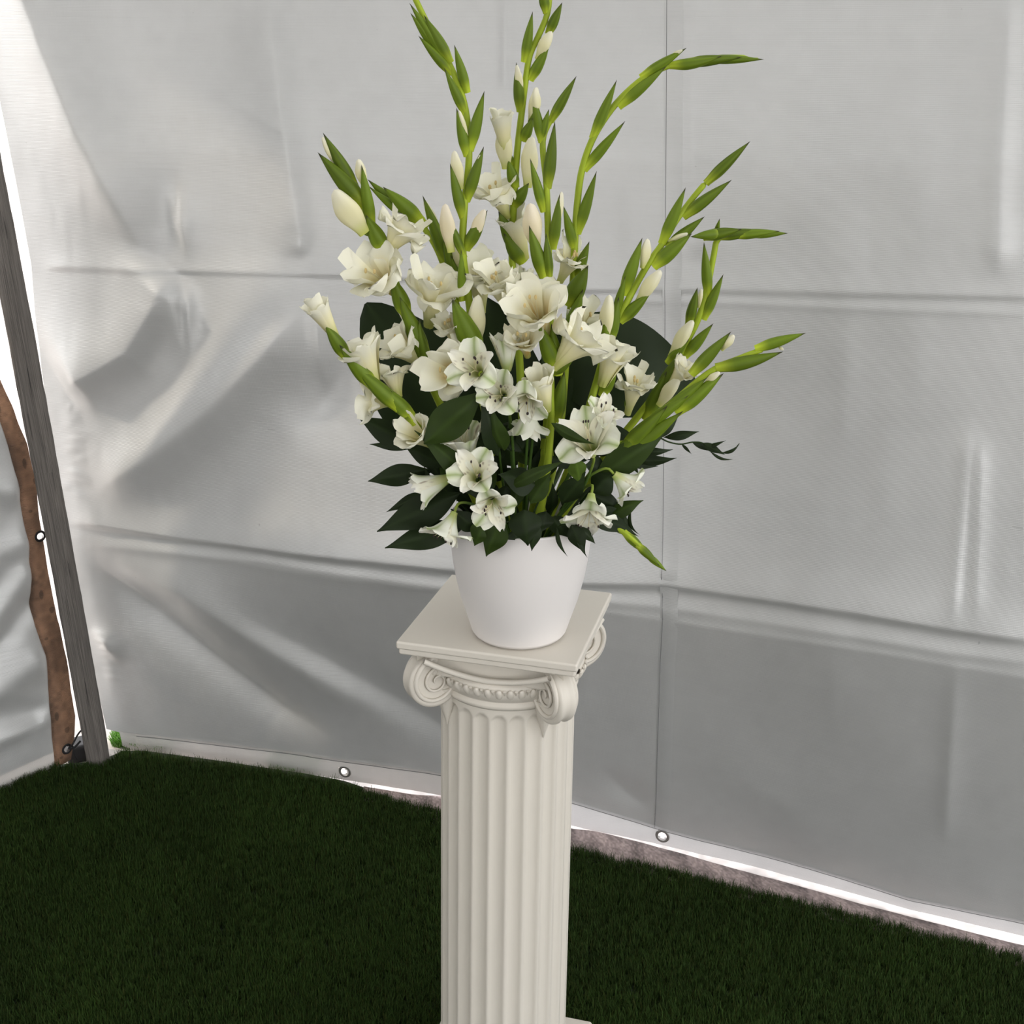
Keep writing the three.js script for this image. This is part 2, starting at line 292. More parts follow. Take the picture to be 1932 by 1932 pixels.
{
  const blades = [], rows = 4;
  const tuft = [];
  for (let k = 0; k < 11; k++) {
    const bx = rr(-0.008, 0.008), bz = rr(-0.008, 0.008), a = rr(0, 6.28), lean = rr(0.003, 0.012), hgt = rr(0.014, 0.026), w = rr(0.0006, 0.001), c = rr(0.6, 1.25), yellow = rnd() < 0.12 ? 1.5 : 1;
    const g = grid(1, 3, (u, v) => { const s = (u - 0.5) * 2 * w * (1 - 0.75 * v); return [bx + Math.cos(a) * lean * v * v - Math.sin(a) * s, hgt * v * (1 - 0.1 * v), bz + Math.sin(a) * lean * v * v + Math.cos(a) * s]; }, () => [c * yellow, c, c * 0.8]);
    tuft.push(g);
  }
  const tg = mergeGeometries(tuft), spots = [];
  let tries = 0;
  while (spots.length < 118000 && tries++ < 500000) {
    const far = rnd() < 0.2, x = far ? rr(-2.8, 2.4) : rr(-1.45, 1.2), z = far ? rr(-2.9, 1) : rr(-2.86, -1.05);
    if (z < grassBack(x) + 0.028) continue;
    spots.push([x, z]);
  }
  const im = new THREE.InstancedMesh(tg, std({ color: L(0.026, 0.053, 0.012), vertexColors: true, roughness: 0.75, specularIntensity: 0.35 }), spots.length), m = new THREE.Matrix4(), q = new THREE.Quaternion(), col = new THREE.Color();
  spots.forEach(([x, z], i) => {
    q.setFromAxisAngle(V(0, 1, 0), rr(0, 6.28)); const s = rr(0.75, 1.2); m.compose(V(x, 0, z), q, V(s, s * rr(0.8, 1.15), s)); im.setMatrixAt(i, m);
    const k = 1 + 0.35 * fbm(x * 5, z * 5, 3) + rr(-0.15, 0.15); im.setColorAt(i, col.setRGB(k, k * rr(0.95, 1.05), k * rr(0.8, 1)));
  });
  im.name = 'grass_blades'; im.userData = { kind: 'stuff', label: 'short dark green artificial grass covering the tent floor', category: 'grass' }; shade(im); scene.add(im);
}

// ------------------------------------------------------------------ post and cord
{
  const foot = atY(187, 1441, 0), mid = atZ(39, 640, foot.z + 0.03), dir = mid.clone().sub(foot).normalize(), len = 2.75 / dir.y;
  const t = thing('tent_post', 'weathered grey square wooden post leaning in the tent corner', 'post', foot);
  const a = dir, b = V(0.9, 0, 0.44).cross(a).normalize().cross(a).negate().normalize(), s = 0.0236, cr = a.clone().cross(b).normalize();
  const wood = tex(1024, (x, y) => {
    const g = wrapNoise(x, y * 0.05, 96, 21) * 0.5 + wrapNoise(x, y * 0.2, 128, 22) * 0.3 + wrapNoise(x, y, 12, 23) * 0.2, k = 60 + 92 * g - (wrapNoise(x, y * 0.12, 60, 24) > 0.87 ? 36 : 0);
    return [k * 1.03, k * 0.98, k * 0.93];
  }, true);
  wood.repeat.set(4, 1);
  const ring = []; const N = 28;
  for (let i = 0; i < N; i++) { const th = i / N * 2 * Math.PI, c = Math.cos(th), d = Math.sin(th), p = 7, r = Math.pow(Math.pow(Math.abs(c), p) + Math.pow(Math.abs(d), p), -1 / p); ring.push([c * r, d * r]); }
  const turn = 0.42, ct = Math.cos(turn), st = Math.sin(turn);
  const g = grid(N, 260, (u, v) => {
    const i = Math.round(u * N) % N, y = v * len, [c0, d0] = ring[i], c = c0 * ct - d0 * st, d = c0 * st + d0 * ct, k = s * (1 + 0.03 * noise(i * 0.9, y * 9) + 0.02 * noise(i * 3 + 7, y * 30)), sway = 0.004 * Math.sin(y * 2.2);
    const q = a.clone().multiplyScalar(y).addScaledVector(b, c * k + sway).addScaledVector(cr, d * k);
    return [q.x, q.y, q.z, u, v * len / 0.8];
  });
  part('shaft', g, std({ map: wood, roughness: 0.9, bumpMap: wood, bumpScale: 0.003 }), t);
}

// front tarpaulin behind the camera, closed on the left
struct('wall_front', grid(60, 30, (u, v) => { const x = lerp(-3.4, 0.35, u), h = lerp(0.02, 2.75, v); return [x, h, 2.3 + 0.03 * Math.sin(x * 7) + 0.01 * fbm(x * 3, h * 3, 2), x, h]; }), M.tarp);
// low stone kerb between the carpet and the back sheet
{
  const c = tex(256, (x, y) => { const k = 150 + 60 * (wrapNoise(x, y, 10, 31) - 0.5) + 50 * (wrapNoise(x, y, 60, 32) - 0.5); return [k, k * 0.9, k * 0.88]; }, true); c.repeat.set(4, 4);
  const outer = byXGround([[600, 1470], [700, 1488], [780, 1500], [830, 1503], [960, 1532], [1077, 1563], [1120, 1568], [1264, 1606], [1435, 1655], [1638, 1711], [1932, 1786], [2500, 1920]]);
  struct('trim_1', grid(160, 6, (u, v) => { const x = lerp(-0.36, 2.4, u), zi = grassBack(x) + 0.06, zo = outer(x) + 0.006 * fbm(x * 8, 2, 2); return [x, v > 0.99 ? -0.02 : 0.004 + 0.002 * fbm(x * 20, v * 4, 2), lerp(zi, zo, Math.min(1, v * 1.18)), x, v * 0.1]; }), std({ map: c, roughness: 0.95 }));
}

{
  const e = leftPoint(...eyeletsLeft[1], 0.012), a = V(e[0], e[1], e[2]), p = atZ(152, 1398, a.z - 0.01), t = thing('tie_cord', 'short black cord tying the lower eyelet of the left tarpaulin to the post', 'cord', a);
  const loop = (q, r) => { const g = new THREE.TubeGeometry(new THREE.CatmullRomCurve3(q.map((k) => k.clone().sub(a))), 30, r, 8); return g; };
  part('strand', loop([a.clone().add(V(-0.004, -0.004, -0.012)), a.clone().add(V(0.006, 0.006, 0.004)), a.clone().lerp(p, 0.5).add(V(0, -0.004, 0.006)), p], 0.0026), M.cord, t);
  part('strand', loop([a.clone().add(V(0.004, 0.008, 0.002)), a.clone().lerp(p, 0.4).add(V(0, 0.006, 0.008)), p.clone().add(V(-0.004, 0.02, 0.0)), p.clone().add(V(0.003, 0.028, -0.004))], 0.0022), M.cord, t);
  part('loose_end', loop([a.clone().lerp(p, 0.45).add(V(0, 0.002, 0.006)), a.clone().lerp(p, 0.5).add(V(0, -0.02, 0.008)), a.clone().lerp(p, 0.6).add(V(0.002, -0.04, 0.006))], 0.002), M.cord, t);
}
{ // sunlit lawn that shows in the gaps under the back hem
  const tuft = mergeGeometries([0, 1, 2, 3, 4, 5].map((k) => grid(1, 2, (u, v) => { const a = k * 1.05, s = (u - 0.5) * 0.004 * (1 - 0.8 * v); return [Math.cos(a) * (0.004 + 0.012 * v * v) - Math.sin(a) * s, 0.035 * v, Math.sin(a) * (0.004 + 0.012 * v * v) + Math.cos(a) * s]; })));
  const spots = []; while (spots.length < 900) { const x = rr(-1.06, -0.5), z = backZ(x) - rr(0.012, 0.08); if (x < -0.9 || fbm(x * 6, 4, 2) > -0.06) spots.push([x, z]); }
  const im = new THREE.InstancedMesh(tuft, std({ color: L(0.12, 0.30, 0.02), roughness: 0.7, transmission: 0.3 }), spots.length), m = new THREE.Matrix4(), q = new THREE.Quaternion();
  spots.forEach(([x, z], i) => { q.setFromAxisAngle(V(0, 1, 0), rr(0, 6.28)); const k = rr(0.5, 0.85); m.compose(V(x, -0.02, z), q, V(1, k, 1)); im.setMatrixAt(i, m); });
  im.name = 'outdoor_grass'; im.userData = { kind: 'stuff', label: 'bright sunlit grass showing through the gap under the back tarpaulin', category: 'grass' }; shade(im); scene.add(im);
  const g = new RoundedBoxGeometry(0.09, 0.05, 0.06, 3, 0.008), f = atY(142, 1430, 0.012), t = thing('stone_block', 'small dark stone behind the foot of the post', 'stone', V(f.x, -0.02, f.z - 0.06)); g.translate(0, 0.025, 0); t.rotation.y = 0.5;
  part('block', g, M.dark, t);
}
// ------------------------------------------------------------------ pedestal
const PX = -0.002, PZ = -1.705, PYAW = -0.254, CAP = 0.898;
{
  const t = thing('pedestal', 'white fluted plant pedestal with a scrolled square capital under the white pot', 'pedestal', V(PX, 0, PZ)); t.rotation.y = PYAW;
  const slab = (w, h, y, r) => { const g = new RoundedBoxGeometry(w, h, w, 3, r); g.translate(0, y, 0); return g; };
  part('base_slab', slab(0.27, 0.035, 0.0255, 0.006), M.plaster, t);
  part('capital_slab', mergeGeometries([slab(0.27, 0.0125, CAP - 0.00625, 0.0035), slab(0.264, 0.011, CAP - 0.0165, 0.0035)]), M.plaster, t);
  // shaft: 24 hollow flutes with rounded heads
  const N = 24, y0 = 0.040, y1 = 0.806;
  const shaft = grid(N * 12, 120, (u, v) => {
    const vv = v < 0.7 ? v / 0.7 * 0.86 : 0.86 + (v - 0.7) / 0.3 * 0.14, y = lerp(y0, y1, vv), th = u * 2 * Math.PI, f = ((u * N) % 1 + 1) % 1 - 0.5;
    const a = Math.abs(f) / 0.39, R = lerp(0.1085, 0.1045, (y - y0) / (y1 - y0)) + 0.004 * smooth(0.012, 0, y - y0), top = 0.781, half = 0.0105;
    const end = y < top - half ? 0 : (y - (top - half)) / half, q = Math.sqrt(a * a + end * end), dep = q < 1 ? 0.0062 * Math.pow(1 - q * q, 0.62) : 0;
    return [Math.sin(th) * (R - dep), y, Math.cos(th) * (R - dep), u, y];
  });
  part('fluted_shaft', shaft, M.plaster, t);
  const ringProfile = [[0.098, 0.79], [0.1065, 0.792], [0.1095, 0.796], [0.1095, 0.8], [0.1065, 0.804], [0.106, 0.8055], [0.1095, 0.808], [0.116, 0.816], [0.119, 0.826], [0.117, 0.835], [0.108, 0.842], [0.09, 0.846]].map(([x, y]) => new THREE.Vector2(x, y));
  const neck = part('capital_ring', new THREE.LatheGeometry(ringProfile, 96), M.plaster, t);
  const eggs = [];
  for (let k = 0; k < 44; k++) {
    const a = k / 44 * 2 * Math.PI, e = new THREE.SphereGeometry(1, 10, 8); e.scale(0.0058, 0.0105, 0.005); e.rotateX(0.5); e.translate(0, 0.8235, 0.1165); e.rotateY(a); eggs.push(e);
    const d = new THREE.ConeGeometry(0.0026, 0.015, 6); d.rotateX(Math.PI + 0.45); d.translate(0, 0.8245, 0.118); d.rotateY(a + Math.PI / 44); eggs.push(d);
  }
  part('egg_moulding', mergeGeometries(eggs.map((e) => e.toNonIndexed())), M.plaster, neck);
  // concave block under the slab
  const sh = new THREE.Shape(); const h = 0.108, dip = 0.02;
  sh.moveTo(-h, -h); sh.quadraticCurveTo(0, -h + 2 * dip, h, -h); sh.quadraticCurveTo(h - 2 * dip, 0, h, h); sh.quadraticCurveTo(0, h - 2 * dip, -h, h); sh.quadraticCurveTo(-h + 2 * dip, 0, -h, -h);
  const blk = new THREE.ExtrudeGeometry(sh, { depth: 0.032, bevelEnabled: true, bevelSize: 0.003, bevelThickness: 0.004, bevelSegments: 3, curveSegments: 24 });
  blk.rotateX(-Math.PI / 2); blk.translate(0, 0.844, 0);
  const core = new RoundedBoxGeometry(0.206, 0.05, 0.206, 2, 0.004); core.translate(0, 0.858, 0);
  part('capital_block', mergeGeometries([blk.index ? blk.toNonIndexed() : blk, core.index ? core.toNonIndexed() : core]), M.plaster, t);
  for (let k = 0; k < 4; k++) {                                      // one scroll at each corner, its axis across the diagonal
    const R = 0.0445, thick = 0.032, cy = 0.826, cd = 0.131;
    const spiral = (turns, n) => { const p = []; for (let i = 0; i <= n; i++) { const s = i / n, a = Math.PI * 0.5 + s * turns * 2 * Math.PI, r = (R - 0.003) * (1 - 0.9 * Math.pow(s, 0.8)); p.push([Math.cos(a) * r, Math.sin(a) * r]); } return p; };
    const prof = [[0, -thick / 2 + 0.004], [R * 0.5, -thick / 2 + 0.002], [R * 0.85, -thick / 2], [R * 0.97, -thick / 2 + 0.003], [R * 0.99, -thick / 2 + 0.008], [R * 0.93, -0.004], [R * 0.93, 0.004], [R * 0.99, thick / 2 - 0.008], [R * 0.97, thick / 2 - 0.003], [R * 0.85, thick / 2], [R * 0.5, thick / 2 - 0.002], [0, thick / 2 - 0.004]].map(([x, y]) => new THREE.Vector2(x, y));
    const disc = new THREE.LatheGeometry(prof, 56); disc.rotateX(Math.PI / 2);
    const v = [disc];
    const upper = new RoundedBoxGeometry(0.056, 0.052, thick * 0.94, 3, 0.006); upper.translate(-0.018, 0.034, 0); v.push(upper);
    const diag = k * Math.PI / 2 + Math.PI / 4;
    const setGeo = (g) => { g.rotateY(-diag + Math.PI / 2); g.translate(Math.sin(diag) * cd, cy, Math.cos(diag) * cd); return g; };
    const local = mergeGeometries(v.map((g) => (g.index ? g.toNonIndexed() : g)));
    local.rotateY(Math.PI); local.rotateY(0);
    const place = (g) => { g.rotateY(diag - Math.PI / 2); g.translate(Math.sin(diag) * cd, cy, Math.cos(diag) * cd); return g; };
    local.rotateY(Math.PI);
    const vol = part('volute', place(local), M.plaster, t);
    for (const sd of [-1, 1]) {
      const pts = spiral(2.3, 70).map(([x, y]) => V(-x, y, sd * (thick / 2 + 0.0002)));
      const lead = []; for (let i = 1; i <= 7; i++) lead.unshift(V(-i * 0.0135, R - 0.003 - 0.013 * Math.pow(i / 7, 1.3) * 1.1, sd * thick / 2 * (1 - i * 0.02)));
      const curve = new THREE.CatmullRomCurve3(pts), n = 150, tube = new THREE.TubeGeometry(curve, n, 0.0042, 8, false);
      const p = tube.attributes.position, c = V(0, 0, 0);
      for (let i = 0; i <= n; i++) { curve.getPointAt(i / n, c); const s = 1 - 0.62 * i / n; for (let j = 0; j <= 8; j++) { const q = i * 9 + j; p.setXYZ(q, c.x + (p.getX(q) - c.x) * s, c.y + (p.getY(q) - c.y) * s, c.z + (p.getZ(q) - c.z) * s); } }
      tube.computeVertexNormals();
      part('scroll_ridge', place(tube), M.plaster, vol);
    }
    // leaf-shaped drop below the scroll
    const drop = new THREE.ConeGeometry(0.024, 0.07, 14); drop.rotateX(Math.PI); drop.scale(1, 1, 0.8); drop.translate(-0.024, -0.052, 0);
    part('drop', place(drop), M.plaster, t);
  }
  // sagging band between the two scrolls of each side
  for (let k = 0; k < 4; k++) {
    const pts = []; for (let i = 0; i <= 16; i++) { const u = i / 16 * 2 - 1; pts.push(V(u * 0.094, 0.868 - 0.026 * (1 - u * u), 0.1275 - 0.0185 * (1 - u * u) + 0.004 * (1 - Math.abs(u)))); }
    const g = new THREE.TubeGeometry(new THREE.CatmullRomCurve3(pts), 40, 0.0046, 8); g.rotateY(k * Math.PI / 2);
    part('scroll_band', g, M.plaster, t);
  }
}
{
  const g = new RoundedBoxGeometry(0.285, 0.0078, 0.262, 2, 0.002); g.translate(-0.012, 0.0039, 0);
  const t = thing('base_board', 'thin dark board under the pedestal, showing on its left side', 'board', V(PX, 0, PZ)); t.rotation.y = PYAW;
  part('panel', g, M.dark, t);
}
// ------------------------------------------------------------------ pot
const POT = atY(979, 1191, CAP);
{
  const t = thing('flower_pot', 'plain white rounded ceramic pot holding the flowers on the pedestal', 'pot', POT);
  const pr = [[0, 0], [0.055, 0], [0.0665, 0.002], [0.0705, 0.008], [0.077, 0.03], [0.0865, 0.06], [0.0935, 0.09], [0.0985, 0.12], [0.1015, 0.15], [0.1025, 0.182], [0.1015, 0.185], [0.0985, 0.185], [0.0975, 0.18], [0.0965, 0.15], [0.09, 0.1], [0.08, 0.055], [0.06, 0.03], [0, 0.028]];
  part('pot_wall', new THREE.LatheGeometry(pr.map(([x, y]) => new THREE.Vector2(x, y)), 96), M.ceramic, t);
  const f = new THREE.CylinderGeometry(0.0955, 0.088, 0.07, 48); f.translate(0, 0.12, 0);
  part('floral_foam', f, M.foam, t);
}
// ------------------------------------------------------------------ flowers and leaves: builders
const leafy = (o) => std({ color: L(1, 1, 1), vertexColors: true, ...o });
M.green = leafy({ roughness: 0.45, transmission: 0.12, specularIntensity: 0.4 });
M.leaf = leafy({ roughness: 0.5, transmission: 0.12, specularIntensity: 0.3 });
M.petal = leafy({ roughness: 0.6, transmission: 0.2, specularIntensity: 0.4 });
const G_STEM = [0.34, 0.44, 0.03], G_BASE = [0.42, 0.52, 0.035], G_MID = [0.125, 0.19, 0.012], G_TIP = [0.035, 0.03, 0.016];
const mix3 = (a, b, t) => [lerp(a[0], b[0], t), lerp(a[1], b[1], t), lerp(a[2], b[2], t)];
const P = (px, py, d = 0) => atZ(px, py, POT.z + d);                // a point d metres nearer to the camera than the middle of the pot
const MM = 1 / 1290;                                                // metres to a pixel of the photograph at the flowers
const sight = (p) => p.clone().sub(camera.position).normalize();
function tube(points, r0, r1, color, origin, n = 40, sides = 10, end) {
  const c = new THREE.CatmullRomCurve3(points, false, 'centripetal'), fr = c.computeFrenetFrames(n, false), q = V(0, 0, 0);
  return grid(sides, n, (u, v) => {
    const i = Math.min(n, Math.round(v * n)); c.getPointAt(i / n, q);
    const a = u * 2 * Math.PI, r = lerp(r0, r1, v) * (v > 0.985 && end ? 0.2 : 1), N = fr.normals[i], B = fr.binormals[i], x = Math.cos(a) * r, y = Math.sin(a) * r;
    return [q.x + N.x * x + B.x * y - origin.x, q.y + N.y * x + B.y * y - origin.y, q.z + N.z * x + B.z * y - origin.z];
  }, (u, v) => (typeof color === 'function' ? color(u, v) : color));
}
// a closed pointed or blunt body on a bowed axis; w is its half width
function spindle(base, tip, w, o, origin) {
  const dir = tip.clone().sub(base), len = dir.length(), view = sight(base), side = dir.clone().cross(view).normalize(), front = side.clone().cross(dir).normalize().negate();
  const bow = (o.bow || 0) * len, nv = o.nv || 18, nu = 14, ph = o.ph || 0;
  const prof = o.blunt ? (t) => (t < 0.5 ? lerp(0.5, 1, smooth(0, 0.5, t)) : Math.sqrt(Math.max(0, 1 - Math.pow((t - 0.5) / 0.5, 2.6)))) * (1 - 0.22 * smooth(0.55, 0.9, t)) * 0.92
    : (t) => (t < 0.3 ? lerp(0.68, 1, smooth(0, 0.3, t)) : Math.pow(Math.max(0, Math.cos((t - 0.3) / 0.7 * Math.PI / 2)), 1.05));
  return grid(nu, nv, (u, v) => {
    const a = u * 2 * Math.PI, lobes = o.lobes ? 1 + o.lobes * Math.cos(3 * a + ph + v * 2.5) : 1, keel = 1 + (o.keel || 0) * Math.pow(Math.max(0, Math.sin(a)), 6), r = w * prof(v) * lobes * keel, off = bow * Math.sin(v * Math.PI * 0.9);
    const x = Math.cos(a) * r + off, y = Math.sin(a) * r * (o.flat || 0.7), k = v * len;
    return [base.x - origin.x + dir.x / len * k + side.x * x + front.x * y, base.y - origin.y + dir.y / len * k + side.y * x + front.y * y, base.z - origin.z + dir.z / len * k + side.z * x + front.z * y];
  }, o.color);
}
const bractColor = (s) => (u, v) => { const streak = 0.78 + 0.4 * Math.abs(Math.sin(s * 5.3)) + 0.16 * Math.sin(u * 44 + s) + 0.1 * Math.sin(u * 17 + s * 3), a = v < 0.35 ? mix3(G_BASE, G_MID, smooth(0.02, 0.32, v)) : v < 0.86 ? G_MID : mix3(G_MID, G_TIP, smooth(0.86, 0.97, v)); return a.map((x) => x * streak); };
const budColor = (pink) => (u, v) => { const w = pink ? [0.87, 0.78, 0.54] : [0.87, 0.83, 0.52], b = [0.58, 0.62, 0.14], t = pink ? [0.89, 0.82, 0.66] : [0.90, 0.875, 0.70]; return v < 0.3 ? mix3(b, w, v / 0.3) : mix3(w, t, smooth(0.5, 1, v)); };
// one petal of a funnel: frame has base, axis, two cross directions; k is its angle
function petal(fr, ang, o, origin, color) {
  const { base, axis, ex, ey, len, R } = fr, nu = 12, nv = o.nv || 14, s = o.seed;
  return grid(nu, nv, (uu, v) => {
    const u = uu * 2 - 1, neck = o.neck || 0.1, r = R * (neck + (1 - neck) * Math.pow(v, o.p || 1.7)) * (o.rs || 1);
    const shape = o.round ? Math.pow(smooth(-0.08, 0.72, v), 0.8) * Math.sqrt(1 - 0.82 * Math.pow(Math.max(0, (v - 0.78) / 0.22), 2)) : Math.pow(Math.sin(Math.PI * Math.pow(v, o.broad || 0.82) * (o.cut || 0.95)), 0.7), w = R * (o.w || 0.62) * (0.16 + 0.84 * shape);
    const da = u * Math.min(1.25, w / Math.max(r, 1e-5)) * (1 - 0.18 * (o.fold || 0)), edge = Math.abs(u), wave = (o.wave ?? 0.09) * R * v * v * (Math.sin(u * 5.2 + s * 7 + v * 5) * 0.6 + Math.sin(u * 9 + s * 3) * 0.4) * (0.25 + edge);
    const curl = (o.curl || 0.25) * R * smooth(0.55, 1, v) * (0.75 + 0.5 * Math.sin(s * 11)), cup = -(o.cup || 0.1) * R * u * u * v;
    const a = ang + da, rad = r + cup * 0.4 + (o.recurve || 0) * R * smooth(0.6, 1, v) + wave * 0.35, al = len * (1 - Math.pow(1 - v, 1.5)) * (o.ls || 1) - curl + wave - cup * 0.5;
    const c = Math.cos(a) * rad, d = Math.sin(a) * rad;
    return [base.x + axis.x * al + ex.x * c + ey.x * d - origin.x, base.y + axis.y * al + ex.y * c + ey.y * d - origin.y, base.z + axis.z * al + ex.z * c + ey.z * d - origin.z];
  }, (uu, v) => color(uu * 2 - 1, v));
}
function frame(base, face, R, spin) {
  const axis = face.clone().sub(base), len = axis.length(); axis.normalize();
  const ex = axis.clone().cross(Math.abs(axis.y) > 0.9 ? V(1, 0, 0) : V(0, 1, 0)).normalize(), ey = axis.clone().cross(ex).normalize();
  const c = Math.cos(spin), s = Math.sin(spin), fx = ex.clone().multiplyScalar(c).addScaledVector(ey, s), fy = ey.clone().multiplyScalar(c).addScaledVector(ex, -s);
  return { base, axis, len, R, ex: fx, ey: fy };
}
function holder(name, parent) { const g = new THREE.Group(); g.name = numbered(name); parent.add(g); return g; }
function stamens(fr, n, reach, thick, origin, parent, dark, spread) {
  for (let k = 0; k < n; k++) {
    const a = rr(0, 6.28), q = [];
    for (let i = 0; i <= 5; i++) { const t = i / 5, rad = fr.R * spread * t * t; q.push(fr.base.clone().addScaledVector(fr.axis, fr.len * (0.25 + (reach - 0.25) * t)).addScaledVector(fr.ex, Math.cos(a) * rad).addScaledVector(fr.ey, Math.sin(a) * rad)); }
    const t = tube(q, thick, thick * 0.7, [0.72, 0.66, 0.42], origin, 8, 6), e = new THREE.SphereGeometry(thick * 2.1, 8, 6); e.scale(1, 1.7, 1); e.translate(q[5].x - origin.x, q[5].y - origin.y, q[5].z - origin.z);
    const c = new Float32Array(e.attributes.position.count * 3); for (let i = 0; i < c.length; i += 3) c.set(dark ? [0.05, 0.035, 0.03] : [0.7, 0.55, 0.25], i);
    e.setAttribute('color', new THREE.BufferAttribute(c, 3));
    part('stamen', mergeGeometries([t, e]), M.petal, parent);
  }
}
function gladFloret(parent, origin, base, face, Rpx, o = {}) {
  const g = holder('floret', parent), fr = frame(base, face, Rpx * MM, o.spin ?? rr(0, 6.28)), s0 = rr(0, 10), open = o.open ?? 1;
  const warm = o.warm || 0;
  for (let k = 0; k < 6; k++) {
    const inner = k % 2, s = s0 + k * 1.37;
    const col = (u, v) => {
      const th = mix3([0.56, 0.58, 0.16], [0.88, 0.83, 0.50], smooth(0, 0.4, v)), w = mix3(th, [0.90, 0.885, 0.735], smooth(0.3, 0.8, v));
      const vein = 1 - 0.05 * Math.pow(Math.abs(Math.sin(u * 16)), 6) * smooth(0.05, 0.4, v), mid = warm * Math.exp(-u * u * 3) * smooth(0.66, 0.3, v) * (inner ? 0.9 : 0.6);
      return mix3(w, [0.66, 0.40, 0.10], clamp(mid)).map((x) => x * vein);
    };
    const hood = k === (o.hood ?? 0), lip = k === ((o.hood ?? 0) + 3) % 6;
    part('petal', petal(fr, k * Math.PI / 3 + rr(-0.1, 0.1), { round: true, nv: 20, seed: s, w: (inner ? 0.76 : 0.95) * rr(0.92, 1.08), p: lerp(0.7, 1.45, open), neck: lerp(0.32, 0.16, open), curl: (hood ? -0.12 : lip ? 0.62 : 0.3) * open * rr(0.6, 1.3), wave: 0.21 * open * rr(0.8, 1.4) + 0.05, rs: (inner ? 0.9 : 1) * (hood ? 0.82 : lip ? 1.1 : 1) * rr(0.86, 1.08), ls: (hood ? 1.12 : 1) * rr(0.9, 1.06), broad: 1.05, cut: 0.86, cup: rr(0.08, 0.3), recurve: 0.03 * open }, origin, col), M.petal, g);
  }
  if (open > 0.8) stamens(fr, 3, 0.95, 0.0009, origin, g, false, 0.2);
  return g;
}
function alstroFlower(parent, origin, base, face, Rpx, o = {}) {
  const g = holder('flower', parent), fr = frame(base, face, Rpx * MM, o.spin ?? rr(0, 6.28)), s0 = rr(0, 10), open = o.open ?? 1;
  for (let k = 0; k < 6; k++) {
    const inner = k % 2, s = s0 + k * 2.1;
    const col = inner ? (u, v) => { const w = mix3([0.55, 0.58, 0.22], [0.88, 0.86, 0.70], smooth(0.05, 0.5, v)), st = smooth(0.25, 0.4, v) * smooth(0.85, 0.6, v) * Math.pow(Math.abs(Math.sin(u * 9 + 0.4)), 14) * (noise(v * 14, u * 3 + s) > -0.1 ? 1 : 0); return mix3(mix3(w, [0.9, 0.89, 0.8], smooth(0.6, 1, v)), [0.16, 0.09, 0.05], st * 0.85); }
      : (u, v) => { const w = mix3([0.45, 0.54, 0.16], [0.87, 0.88, 0.76], smooth(0.05, 0.4, v)), tipg = Math.exp(-u * u * 16) * smooth(0.2, 0.75, v), band = Math.exp(-u * u * 4) * smooth(0.8, 1, v) * 0.3, line = Math.exp(-u * u * 160) * smooth(0.15, 0.6, v); return mix3(mix3(w, [0.46, 0.55, 0.2], clamp(tipg * 0.62 + band)), [0.2, 0.3, 0.05], line * 0.6); };
    part('petal', petal(fr, k * Math.PI / 3, { seed: s, w: (inner ? 0.42 : 0.68) * rr(0.9, 1.1), p: lerp(0.7, 1.35, open), neck: lerp(0.3, 0.12, open), curl: (inner ? 0.12 : 0.32) * open * rr(0.3, 1.5), wave: 0.13, rs: (inner ? 1.0 : 1.02) * rr(0.9, 1.05), ls: inner ? 1.08 : 1, broad: inner ? 1.1 : 1.35, cut: inner ? 0.97 : 0.9, cup: 0.2, recurve: inner ? 0 : 0.05 }, origin, col), M.petal, g);
  }
  if (open > 0.5) stamens(fr, 5, 1.05, 0.0006, origin, g, true, 0.34);
  return g;
}
const D_LEAF = [[0.014, 0.025, 0.007], [0.028, 0.050, 0.008], [0.065, 0.11, 0.014]];
function leafShape(base, tip, wpx, o, origin) {
  const dir = tip.clone().sub(base), len = dir.length(), view = sight(base); let side = dir.clone().cross(view).normalize(); const up = side.clone().cross(dir).normalize(); if (up.dot(view) > 0) up.negate();
  const tilt = o.tilt ?? rr(-0.5, 0.5), sd = side.clone().multiplyScalar(Math.cos(tilt)).addScaledVector(up, Math.sin(tilt)), nn = up.clone().multiplyScalar(Math.cos(tilt)).addScaledVector(side, -Math.sin(tilt));
  const w = wpx * MM / 2, bow = (o.bow || 0) * len, droop = (o.droop ?? rr(-0.05, 0.15)) * len, fold = o.fold ?? 0.25, tone = D_LEAF[o.tone ?? 0], k0 = rr(0.85, 1.15), at = o.at || 0.75, tail = o.tail || 1.25;
  return grid(8, 20, (u, v) => {
    const x = u * 2 - 1, sh = Math.pow(Math.sin(Math.PI * Math.pow(v, at)), tail) * (1 - 0.25 * v * v), hw = w * (0.03 + 0.97 * sh), lift = -fold * hw * Math.abs(x) + droop * Math.sin(v * Math.PI) + 0.03 * w * Math.sin(v * 13 + x * 3), q = hw * x + bow * Math.sin(v * Math.PI);
    return [base.x + dir.x * v + sd.x * q + nn.x * lift - origin.x, base.y + dir.y * v + sd.y * q + nn.y * lift - origin.y, base.z + dir.z * v + sd.z * q + nn.z * lift - origin.z];
  }, (u, v) => { const x = Math.abs(u * 2 - 1), rib = x < 0.13 ? 1.35 : 1 + 0.1 * Math.sin((u * 8 + v * 2) * 6); return tone.map((c) => c * rib * k0); });
}

